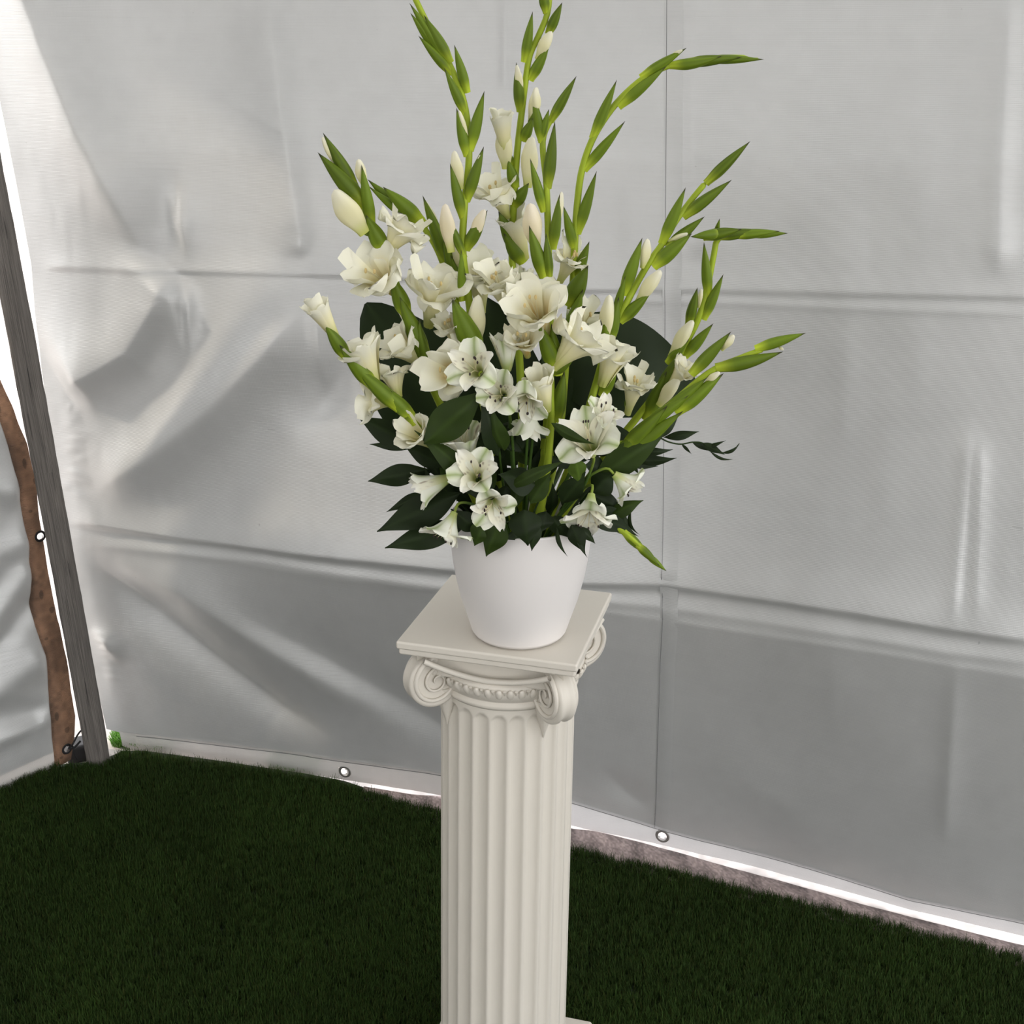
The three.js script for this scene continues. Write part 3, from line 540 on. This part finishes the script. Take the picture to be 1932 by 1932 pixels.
// ------------------------------------------------------------------ gladiolus stems
function gladiolus(label, s) {
  const pts = s.stem.map(([x, y, d]) => P(x, y, d)), origin = pts[0].clone(), t = thing('gladiolus_stem', label, 'flower', origin, 'gladiolus stems in the white pot');
  part('stem', tube(pts, 0.0066, s.thin || 0.0038, (u, v) => G_STEM.map((c) => c * (1 + 0.12 * Math.sin(u * 25) + 0.1 * Math.sin(v * 40))), origin, 90, 12, true), M.green, t);
  const depth = (x, y) => { let best = 1e9, d = 0; for (let k = 1; k < s.stem.length; k++) { const [ax, ay, ad] = s.stem[k - 1], [bx, by, bd] = s.stem[k], l = (bx - ax) ** 2 + (by - ay) ** 2, q = clamp(((x - ax) * (bx - ax) + (y - ay) * (by - ay)) / l), e = Math.hypot(x - ax - q * (bx - ax), y - ay - q * (by - ay)); if (e < best) { best = e; d = lerp(ad, bd, q); } } return d; };
  for (const [bx, by, tx, ty, w, o = {}] of s.bracts || []) { const d = depth(bx, by) + (o.d || 0), sd = rr(0, 9); part('bract', spindle(P(bx + (bx - tx) * 0.08, by + (by - ty) * 0.08, d), P(tx, ty, d + (o.out ?? 0.012)), w * 0.87 * MM, { flat: 0.62, bow: o.bow || 0, keel: 0.3, color: bractColor(sd) }, origin), M.green, t); }
  for (const [bx, by, tx, ty, w, o = {}] of s.buds || []) { const d = depth(bx, by) + (o.d ?? 0.002); part('bud', spindle(P(bx, by, d), P(tx, ty, d + (o.out ?? 0.012)), w * MM, { blunt: true, flat: 0.85, lobes: 0.13, ph: rr(0, 6), bow: o.bow || 0, nv: 22, color: budColor(o.pink) }, origin), M.petal, t, o.label); }
  for (const [bx, by, fx, fy, R, df, o = {}] of s.florets || []) { const d = depth(bx, by) + (o.d || 0); gladFloret(t, origin, P(bx, by, d), P(fx, fy, d + df), R, o); }
  return t;
}
gladiolus('gladiolus stem at the upper left, its tip of white buds leaning over two open blooms', {
  stem: [[950, 1060, -0.01], [880, 870, 0], [805, 705, 0.01], [770, 600, 0.01], [742, 520, 0], [715, 455, 0], [690, 400, 0], [655, 330, -0.01], [614, 275, -0.01]],
  bracts: [[683, 382, 599, 287, 17], [668, 352, 609, 250, 13], [700, 420, 682, 310, 12], [705, 440, 662, 415, 12], [722, 468, 690, 405, 17], [765, 590, 738, 518, 17], [800, 668, 752, 555, 18], [803, 690, 768, 590, 15], [812, 700, 795, 600, 14, { bow: 0.08 }]],
  buds: [[640, 318, 608, 258, 9], [688, 352, 676, 300, 10], [688, 440, 630, 358, 22, { d: 0.01 }]],
  florets: [[728, 482, 764, 420, 52, 0.006, { spin: 0.3 }], [742, 550, 698, 505, 58, 0.03, { spin: 0.9, warm: 0.5 }], [796, 690, 740, 638, 46, 0.015, { spin: 0.2 }]],
});
gladiolus('short gladiolus spike lying back behind the upper left blooms, its tip pointing left', {
  stem: [[960, 1060, -0.03], [920, 800, -0.05], [880, 640, -0.06], [850, 540, -0.06], [822, 465, -0.07], [785, 412, -0.08], [745, 378, -0.09], [715, 357, -0.1]],
  bracts: [[770, 408, 693, 338, 13], [800, 420, 695, 348, 12, { bow: 0.05 }], [790, 415, 722, 352, 17, { d: 0.01 }], [844, 492, 797, 368, 14], [862, 530, 836, 448, 14], [870, 560, 850, 480, 15]],
  buds: [[832, 455, 800, 378, 9], [870, 520, 856, 463, 9]],
  florets: [[808, 615, 822, 525, 58, 0.035, { d: 0.05, spin: 0.5 }], [908, 590, 902, 498, 48, 0.015, { d: 0.03, spin: 0.1 }]],
});
gladiolus('tall gladiolus spike leaning left, its green tip cut off at the top of the picture', {
  stem: [[970, 1060, 0], [930, 850, 0.01], [902, 700, 0.02], [884, 560, 0.01], [873, 470, -0.02], [877, 380, -0.03], [885, 290, -0.04], [877, 200, -0.05], [852, 130, -0.06], [815, 62, -0.06], [770, -30, -0.06]],
  bracts: [[842, 112, 772, 5, 11], [822, 92, 774, 24, 9], [848, 134, 789, 67, 10], [846, 112, 800, 28, 12], [880, 168, 857, 84, 10], [876, 210, 838, 128, 10], [880, 288, 861, 203, 11], [888, 276, 914, 171, 12], [872, 405, 849, 308, 11], [882, 372, 913, 276, 12], [882, 465, 920, 396, 13], [874, 480, 840, 400, 9], [898, 662, 852, 562, 24, { d: 0.02 }], [905, 690, 906, 590, 8], [872, 560, 870, 470, 9]],
  buds: [[884, 272, 866, 208, 6], [870, 356, 857, 284, 11], [888, 350, 908, 290, 6], [890, 455, 915, 395, 11, { pink: 1 }], [851, 475, 840, 384, 14, { pink: 1 }], [893, 662, 903, 556, 17, { d: 0.01 }]],
  florets: [[862, 655, 846, 605, 36, 0.01, { d: 0, spin: 1.2 }], [884, 712, 838, 697, 52, 0.055, { d: 0.02, warm: 1, spin: 0.7 }]],
});
gladiolus('tallest gladiolus spike in the middle, running straight out of the top of the picture', {
  stem: [[980, 1060, -0.05], [985, 800, -0.06], [975, 600, -0.07], [966, 480, -0.08], [970, 375, -0.08], [976, 285, -0.08], [985, 207, -0.09], [992, 150, -0.09], [1000, 103, -0.09], [1016, 68, -0.09], [1034, 20, -0.09], [1037, -60, -0.09]],
  bracts: [[1036, 60, 1061, 4, 10], [1030, 20, 1018, -40, 10], [990, 110, 1005, 21, 10], [1003, 146, 1037, 84, 11], [981, 204, 974, 117, 11], [988, 262, 1006, 222, 11], [1000, 240, 1016, 195, 8], [962, 310, 945, 276, 12], [972, 385, 998, 345, 13], [972, 350, 958, 300, 12], [975, 470, 940, 398, 17], [985, 490, 950, 440, 18]],
  buds: [[1014, 112, 1041, 59, 11], [984, 180, 975, 122, 7], [1000, 232, 1013, 164, 10], [995, 353, 1004, 257, 16], [955, 318, 950, 235, 16, { d: 0.004 }]],
  florets: [[954, 292, 944, 214, 24, 0.01, { open: 0.3, d: 0.01 }], [958, 412, 930, 345, 44, 0.008, { spin: 0.4 }], [992, 488, 968, 408, 34, 0.01, { open: 0.55 }], [982, 590, 966, 510, 48, 0.0, { spin: 0.2 }]],
});
gladiolus('slender upright gladiolus spike right of the middle with a forked green tip', {
  stem: [[985, 1060, 0.02], [1025, 860, 0.03], [1038, 700, 0.03], [1037, 560, 0.0], [1034, 433, -0.02], [1031, 349, -0.02], [1025, 260, -0.03], [1042, 221, -0.03], [1062, 190, -0.03]],
  bracts: [[1042, 223, 1088, 143, 10], [1034, 346, 1047, 228, 12], [1021, 262, 1006, 178, 10], [1024, 392, 1000, 298, 10], [1044, 462, 1056, 366, 11], [1024, 516, 998, 425, 14], [1036, 520, 1030, 440, 10], [1020, 262, 1036, 205, 8]],
  buds: [[1012, 222, 1010, 165, 9], [1046, 440, 1060, 361, 8], [1012, 470, 1000, 383, 18, { pink: 1 }]],
  florets: [[965, 600, 935, 515, 42, 0.02, { d: 0.0 }]],
});
gladiolus('long gladiolus spike arching over to the upper right, its tip level', {
  stem: [[995, 1060, -0.05], [1050, 850, -0.08], [1070, 650, -0.09], [1082, 520, -0.1], [1084, 467, -0.1], [1089, 386, -0.1], [1098, 321, -0.1], [1117, 265, -0.1], [1145, 218, -0.1], [1173, 184, -0.1], [1210, 151, -0.1], [1251, 128, -0.1], [1290, 117, -0.1], [1363, 109, -0.1], [1430, 110, -0.1]],
  bracts: [[1083, 465, 1063, 388, 11], [1092, 432, 1126, 322, 12], [1108, 314, 1180, 228, 11], [1121, 253, 1164, 150, 11], [1174, 196, 1258, 125, 11], [1215, 142, 1296, 90, 10], [1270, 122, 1362, 104, 11, { bow: -0.05 }], [1300, 118, 1400, 108, 11], [1340, 112, 1442, 112, 9], [1088, 520, 1112, 455, 12], [1075, 570, 1110, 500, 20, { d: 0.03 }], [1070, 640, 1100, 545, 16, { d: 0.03 }], [1095, 640, 1115, 605, 12]],
  buds: [[1262, 108, 1288, 94, 4]],
  florets: [[1056, 532, 1082, 474, 40, 0.012, { spin: 0.5 }], [1088, 650, 1108, 588, 38, 0.01, { spin: 0.3 }]],
});
gladiolus('straight gladiolus spike slanting to the right, with white buds along its lower half', {
  stem: [[1000, 1060, 0], [1075, 880, 0.01], [1120, 740, 0.01], [1152, 632, 0], [1182, 572, 0], [1207, 525, -0.01], [1229, 489, -0.01], [1251, 458, -0.02], [1274, 419, -0.02], [1307, 374, -0.03], [1340, 335, -0.03]],
  bracts: [[1338, 340, 1416, 266, 11], [1296, 404, 1381, 339, 12], [1252, 452, 1294, 353, 12], [1264, 462, 1330, 408, 11], [1238, 498, 1306, 440, 15], [1178, 548, 1212, 448, 13], [1174, 602, 1228, 552, 13], [1162, 590, 1180, 520, 9], [1150, 640, 1168, 560, 14], [1138, 660, 1145, 590, 12], [1138, 742, 1165, 680, 14]],
  buds: [[1212, 505, 1222, 450, 10], [1204, 570, 1247, 510, 13, { out: 0.02 }], [1142, 645, 1150, 556, 14], [1262, 455, 1298, 440, 6]],
  florets: [[1136, 728, 1166, 650, 38, 0.015, { open: 0.6, d: 0.02 }]],
});
gladiolus('gladiolus spike on the right whose bent green tip points level to the right', {
  stem: [[1005, 1060, -0.03], [1120, 890, -0.04], [1200, 790, -0.04], [1250, 725, -0.04], [1290, 655, -0.05], [1318, 600, -0.05], [1335, 540, -0.05], [1347, 480, -0.05], [1354, 452, -0.05], [1380, 441, -0.045], [1470, 441, -0.04]],
  bracts: [[1332, 446, 1400, 432, 12, { d: 0.012 }], [1360, 446, 1440, 434, 11], [1390, 444, 1472, 436, 10], [1420, 443, 1487, 440, 8], [1360, 440, 1302, 447, 10, { d: 0.014 }], [1348, 450, 1358, 412, 6], [1336, 552, 1328, 456, 11], [1330, 596, 1365, 517, 11], [1300, 608, 1316, 542, 11], [1296, 668, 1346, 610, 12], [1262, 682, 1300, 640, 11], [1245, 745, 1283, 665, 16], [1222, 785, 1258, 700, 16], [1185, 770, 1190, 735, 9, { d: 0.03 }]],
  buds: [[1318, 580, 1324, 545, 5], [1266, 672, 1308, 604, 13], [1243, 765, 1282, 712, 13, { d: 0.02 }]],
  florets: [[1262, 728, 1298, 688, 30, 0.02, { open: 0.75, d: 0.015 }], [1184, 782, 1202, 712, 38, 0.01, { d: 0.03, spin: 0.4 }]],
});
gladiolus('lowest gladiolus spike on the right, green all along and reaching farthest right', {
  stem: [[1005, 1060, 0.03], [1090, 930, 0.04], [1180, 840, 0.05], [1223, 797, 0.05], [1270, 759, 0.05], [1309, 725, 0.05], [1349, 696, 0.05], [1400, 674, 0.05], [1450, 655, 0.05]],
  bracts: [[1432, 656, 1521, 628, 11], [1360, 692, 1478, 662, 14, { bow: -0.03 }], [1310, 700, 1380, 625, 13], [1282, 772, 1366, 704, 16], [1255, 776, 1335, 712, 12], [1222, 800, 1300, 745, 13], [1180, 845, 1260, 765, 17], [1190, 850, 1290, 775, 15], [1160, 865, 1225, 800, 15]],
  buds: [[1362, 660, 1385, 632, 8], [1330, 725, 1358, 702, 7], [1470, 655, 1478, 660, 3]],
});
gladiolus('low gladiolus stem at the far left ending in a half-open white bloom', {
  stem: [[945, 1060, 0.03], [870, 890, 0.06], [800, 805, 0.08], [757, 765, 0.09], [711, 728, 0.09], [669, 688, 0.09], [640, 655, 0.09], [628, 635, 0.09]],
  bracts: [[652, 670, 612, 610, 14], [700, 722, 640, 650, 17], [748, 765, 668, 690, 16], [775, 785, 712, 722, 15], [780, 795, 735, 735, 12]],
  buds: [],
  florets: [[636, 640, 594, 570, 27, 0.01, { open: 0.4 }], [710, 730, 676, 645, 44, 0.01, { open: 0.65, d: -0.01 }], [752, 750, 736, 695, 38, -0.01, { d: -0.025, open: 0.8 }], [742, 760, 690, 752, 42, -0.01, { d: -0.025, spin: 0.3 }], [812, 838, 772, 806, 36, 0.03, { open: 0.7 }]],
});
gladiolus('short gladiolus stem in the centre with the largest open bloom facing the front', {
  stem: [[1000, 1060, 0.05], [1030, 900, 0.06], [1040, 780, 0.06], [1038, 700, 0.05], [1024, 640, 0.04], [1012, 600, 0.03]],
  bracts: [[1046, 690, 1016, 608, 17, { d: 0.01 }], [1052, 700, 1040, 610, 14], [1048, 790, 1065, 700, 16, { d: -0.01 }], [1040, 700, 1085, 675, 14]],
  buds: [],
  florets: [[1030, 634, 1000, 566, 58, 0.045, { warm: 0.9, spin: 0.52 }], [1044, 694, 1108, 628, 60, 0.012, { spin: 0.2, d: 0.012 }], [995, 672, 984, 628, 38, 0.03, { warm: 0.9 }], [1032, 775, 1014, 705, 30, 0.02, { open: 0.35, d: 0.02 }]],
});
gladiolus('small green gladiolus tip hanging down over the right side of the pot', {
  stem: [[1080, 1000, 0.03], [1140, 985, 0.08], [1190, 1015, 0.1], [1225, 1050, 0.1], [1246, 1070, 0.1]], thin: 0.0015,
  bracts: [[1180, 1006, 1226, 1050, 10, { out: 0.004 }], [1205, 1030, 1245, 1068, 9, { out: 0.004 }], [1222, 1048, 1258, 1078, 7, { out: 0.002 }], [1150, 985, 1190, 1014, 9]],
});

// ------------------------------------------------------------------ alstroemerias: white lilies with green-tipped petals
function alstro(label, a) {
  const [bx, by, fx, fy, R, df, d, o = {}] = a, base = P(bx, by, d), face = P(fx, fy, d + df), axis = face.clone().sub(base).normalize(), root = P(980 + (bx - 980) * 0.22, 1050, 0.03 + rr(-0.02, 0.02)), origin = root.clone();
  const t = thing('alstroemeria', label, 'flower', origin, 'small white alstroemerias low in the arrangement');
  const mid = base.clone().addScaledVector(axis, -0.035).lerp(root, 0.25), low = mid.clone().lerp(root, 0.6).add(V(0, 0.01, 0.0));
  part('stem', tube([root, low, mid, base.clone().addScaledVector(axis, -0.012), base], 0.0021, 0.0019, (u, v) => mix3([0.06, 0.12, 0.02], [0.26, 0.34, 0.05], smooth(0.75, 1, v)), origin, 40, 8), M.green, t);
  alstroFlower(t, origin, base, face, R, o);
}
alstro('white alstroemeria facing the front above the left edge of the pot', [903, 906, 892, 888, 44, 0.035, 0.11, { spin: 0.2 }]);
alstro('white alstroemeria over the pot rim, just left of its middle', [928, 938, 930, 962, 42, 0.03, 0.115, { spin: 0.9 }]);
alstro('white alstroemeria hanging face down over the left side of the pot rim', [858, 966, 836, 1016, 48, 0.015, 0.11]);
alstro('half-closed white alstroemeria with a green-striped petal pointing left', [846, 902, 788, 926, 36, 0.01, 0.09, { open: 0.45 }]);
alstro('white alstroemeria tucked against the ruffled bloom left of centre', [908, 706, 886, 690, 44, 0.04, 0.10]);
alstro('white alstroemeria with speckled petals facing left in the centre', [952, 748, 938, 742, 38, 0.035, 0.10, { spin: 0.3 }]);
alstro('white alstroemeria right of the speckled one, its lower petal showing green stripes', [1002, 735, 990, 768, 40, 0.025, 0.10, { spin: 0.5 }]);
alstro('drooping white alstroemeria hanging directly below another one in the centre', [997, 768, 994, 815, 38, 0.0, 0.085, { open: 0.8 }]);
alstro('large white alstroemeria right of centre, crossed by a narrow green leaf', [1118, 858, 1106, 815, 56, 0.035, 0.10, { spin: 0.8 }]);
alstro('small white alstroemeria with a green-tipped petal just above the large right one', [1120, 805, 1145, 772, 34, 0.02, 0.085]);
alstro('white alstroemeria hanging over the right part of the pot rim', [1116, 932, 1110, 988, 52, 0.025, 0.10, { spin: 0.4 }]);
alstro('white alstroemeria at the right edge, one green-striped petal lying on top', [1158, 894, 1192, 922, 40, 0.0, 0.08, { open: 0.75 }]);
alstro('narrow trumpet-shaped alstroemeria standing upright in the centre gap', [957, 700, 954, 636, 30, 0.0, 0.05, { open: 0.3 }]);
alstro('fading alstroemeria with a brownish outer petal beneath a broad dark leaf', [884, 868, 868, 812, 48, 0.01, 0.085, { open: 0.55 }]);

// ------------------------------------------------------------------ leaf sprays
function spray(name, label, category, stem, leaves, o = {}) {
  const pts = stem.map(([x, y, d]) => P(x, y, d)), origin = pts[0].clone(), t = thing(name, label, category, origin, o.group);
  part('stem', tube(pts, o.r0 || 0.0022, o.r1 || 0.0011, [0.03, 0.055, 0.015], origin, 40, 8, true), M.leaf, t);
  for (const [bx, by, tx, ty, w, d, q = {}] of leaves) part('leaf', leafShape(P(bx, by, d), P(tx, ty, d + (q.out ?? rr(-0.015, 0.02))), w, q, origin), M.leaf, t);
  return t;
}
const RUS = { group: 'dark green leaf sprays round the foot of the bouquet' };
spray('leaf_spray', 'dark leaf spray with hooked tips sticking out left below the lowest gladiolus bloom', 'leaves', [[950, 1055, 0], [860, 900, 0.02], [800, 860, 0.03], [765, 830, 0.03]],
  [[795, 848, 674, 786, 50, 0.03, { tilt: 0.2, at: 1.0, tone: 0 }], [785, 845, 697, 838, 18, 0.025, { at: 1.0 }], [840, 880, 758, 836, 36, 0.04], [820, 885, 745, 885, 16, 0.03, { bow: 0.12 }], [830, 900, 790, 845, 22, 0.03]], RUS);
spray('leaf_spray', 'dark leaf spray at the left behind the half-closed alstroemeria, one long leaf pointing left', 'leaves', [[945, 1055, 0.01], [860, 940, 0.04], [800, 905, 0.05]],
  [[810, 885, 694, 908, 42, 0.05, { at: 1.0, tone: 0 }], [800, 930, 729, 966, 24, 0.05], [825, 935, 760, 992, 26, 0.05], [800, 895, 742, 880, 14, 0.04, { bow: -0.1 }], [835, 950, 800, 880, 26, 0.05]], RUS);
spray('leaf_spray', 'pair of broad pointed dark leaves spreading left just above the pot', 'leaves', [[945, 1055, 0.03], [890, 980, 0.07], [850, 965, 0.08]],
  [[868, 930, 711, 1003, 62, 0.085, { tilt: 0.1, at: 0.9, tone: 0 }], [880, 990, 726, 1034, 52, 0.08, { tilt: 0.1, at: 0.9, tone: 0 }], [900, 1000, 850, 960, 36, 0.09]], RUS);
spray('leaf_spray', 'rounded dark leaves hanging over the front of the pot rim', 'leaves', [[975, 1050, 0.06], [960, 985, 0.1], [945, 990, 0.11]],
  [[945, 985, 917, 1050, 50, 0.115, { tilt: 0.2, at: 0.7, tone: 1, droop: 0.1 }], [915, 985, 895, 1030, 40, 0.105, { tone: 1 }], [988, 962, 996, 1030, 60, 0.12, { tilt: 0.05, at: 0.72, tone: 0, droop: 0.15 }], [968, 1000, 976, 1020, 36, 0.1, { tone: 0 }], [1012, 985, 1003, 1040, 26, 0.125, { out: 0.005 }]], RUS);
spray('leaf_spray', 'narrow dark leaves drooping over the right front of the pot rim', 'leaves', [[1010, 1050, 0.05], [1060, 990, 0.09], [1090, 995, 0.1]],
  [[1078, 990, 1104, 1043, 34, 0.105, { tone: 0 }], [1050, 995, 1071, 1050, 9, 0.105, { bow: -0.08 }], [1095, 1000, 1108, 1052, 11, 0.105, { bow: -0.1 }], [1085, 990, 1123, 1026, 20, 0.1], [1040, 975, 1075, 1015, 34, 0.09], [1030, 965, 1020, 1005, 38, 0.09]], RUS);
spray('leaf_spray', 'dark leaves curling down at the right beside the hanging gladiolus tip', 'leaves', [[1015, 1050, 0.03], [1110, 980, 0.06], [1170, 965, 0.07]],
  [[1120, 985, 1200, 1010, 34, 0.1, { tilt: -0.2, tone: 0, bow: 0.12 }], [1150, 975, 1214, 944, 32, 0.07, { tone: 1 }], [1178, 968, 1205, 1012, 14, 0.075, { bow: -0.18 }], [1190, 962, 1208, 1010, 9, 0.075, { bow: -0.25 }], [1130, 960, 1190, 985, 30, 0.07], [1120, 935, 1180, 965, 34, 0.06]], RUS);
spray('leaf_spray', 'fan of narrow dark leaves at the right under the lowest gladiolus spike', 'leaves', [[1020, 1055, 0], [1120, 920, 0.02], [1190, 860, 0.03], [1240, 822, 0.03]],
  [[1120, 905, 1260, 812, 56, 0.06, { tilt: 0.1, at: 0.85, tone: 1 }], [1240, 828, 1279, 787, 17, 0.035, { at: 0.9, tone: 0 }], [1252, 825, 1319, 814, 19, 0.035, { at: 0.9, tone: 0, bow: -0.06 }], [1195, 848, 1270, 848, 18, 0.03, { bow: -0.05 }], [1200, 866, 1277, 864, 20, 0.03, { bow: -0.06 }], [1190, 876, 1242, 880, 15, 0.03], [1200, 838, 1246, 830, 16, 0.03], [1180, 850, 1205, 895, 16, 0.03], [1165, 880, 1185, 925, 30, 0.03]], RUS);
spray('twig', 'thin curling twig of tiny narrow leaves reaching right past the leaf fan', 'leaves', [[1200, 815, 0.02], [1240, 824, 0.02], [1262, 834, 0.02], [1285, 838, 0.02], [1308, 834, 0.02], [1326, 836, 0.02], [1345, 848, 0.02], [1362, 854, 0.02], [1385, 848, 0.02], [1395, 836, 0.02]],
  [[1286, 838, 1305, 857, 6, 0.02], [1306, 834, 1345, 852, 11, 0.02], [1330, 846, 1370, 831, 9, 0.02, { bow: -0.05 }], [1325, 836, 1368, 858, 15, 0.021, { tilt: 0 }], [1340, 852, 1384, 866, 6, 0.02, { bow: -0.1 }], [1362, 855, 1396, 836, 7, 0.02, { bow: -0.12 }]], { r0: 0.0013, r1: 0.0008 });
spray('broad_leaf_stem', 'broad lance-shaped dark leaves crossing in the left middle of the bouquet', 'leaves', [[960, 1055, 0.03], [910, 930, 0.08], [870, 880, 0.1]],
  [[800, 838, 915, 735, 66, 0.125, { tilt: 0.1, at: 0.85, tone: 1, droop: 0.05 }], [905, 925, 782, 812, 44, 0.1, { tilt: 0.3, tone: 1 }], [940, 860, 905, 750, 44, 0.1, { tone: 0 }], [952, 850, 930, 770, 40, 0.105, { tone: 1 }], [930, 910, 880, 930, 60, 0.09, { tone: 0 }]], RUS);
spray('broad_leaf_stem', 'soft green alstroemeria leaves in the dark hollow above the pot', 'leaves', [[985, 1055, 0.04], [1010, 960, 0.08], [1040, 900, 0.09]],
  [[1040, 798, 1122, 838, 20, 0.15, { tone: 1, tilt: 0.3, bow: -0.06 }], [1086, 868, 1094, 912, 34, 0.115, { tone: 2 }], [1010, 915, 940, 895, 56, 0.1, { tone: 0, at: 0.7 }], [960, 920, 1070, 868, 24, 0.11, { tone: 1 }], [1000, 950, 1040, 890, 34, 0.1, { tone: 1 }], [1060, 950, 1105, 890, 44, 0.09], [1120, 930, 1160, 890, 50, 0.08]], RUS);
// dense leaves that fill the dark middle, on two stems of their own
{
  const fill = (n, x0, x1, y0, y1) => { const q = []; for (let k = 0; k < n; k++) { const x = rr(x0, x1), y = rr(y0, y1), a = rr(0, 6.28), l = rr(45, 95), d = rr(-0.03, 0.065); q.push([x, y, x + Math.cos(a) * l * 0.8, y + Math.sin(a) * l, rr(24, 46), d, { tone: rnd() < 0.25 ? 1 : 0, tilt: rr(-0.8, 0.8) }]); } return q; };
  spray('leafy_branch', 'dense dark leafy branch filling the left half of the hollow above the pot', 'leaves', [[965, 1055, 0], [930, 930, 0.02], [880, 860, 0.02]], fill(34, 835, 985, 790, 985), RUS);
  spray('leafy_branch', 'dense dark leafy branch filling the right half of the hollow above the pot', 'leaves', [[1000, 1055, 0], [1050, 930, 0.02], [1100, 870, 0.02]], fill(36, 970, 1160, 800, 985), RUS);
}
// very large dark leaves standing behind the blooms
function bigLeaf(label, base, tip, w, q) {
  const b = P(...base), t = thing('large_leaf', label, 'leaf', b, 'very large dark leaves behind the blooms');
  part('stalk', tube([b, P(lerp(base[0], 980, 0.5), lerp(base[1], 1050, 0.5), -0.05), P(980, 1055, -0.04)], 0.004, 0.004, [0.03, 0.05, 0.015], b, 24, 8), M.leaf, t);
  part('blade', leafShape(b, P(...tip), w, { tone: 0, fold: 0.12, tilt: 0, droop: 0.06, at: 0.8, tail: 0.62, ...q }, b), M.leaf, t);
}
bigLeaf('very large dark leaf behind the blooms on the left, its rounded tip against the tarpaulin', [880, 840, -0.13], [690, 572, -0.15], 215, {});
bigLeaf('very large dark leaf behind the blooms on the right, its straight edge against the tarpaulin', [1030, 645, -0.13], [1318, 745, -0.14], 205, { at: 0.9 });
bigLeaf('very large dark leaf hidden behind the centre blooms', [970, 880, -0.12], [915, 560, -0.14], 190, {});
bigLeaf('very large dark leaf between the centre and right-hand blooms', [1060, 880, -0.12], [1090, 610, -0.14], 190, {});
//@@END
renderer.render(scene, camera);
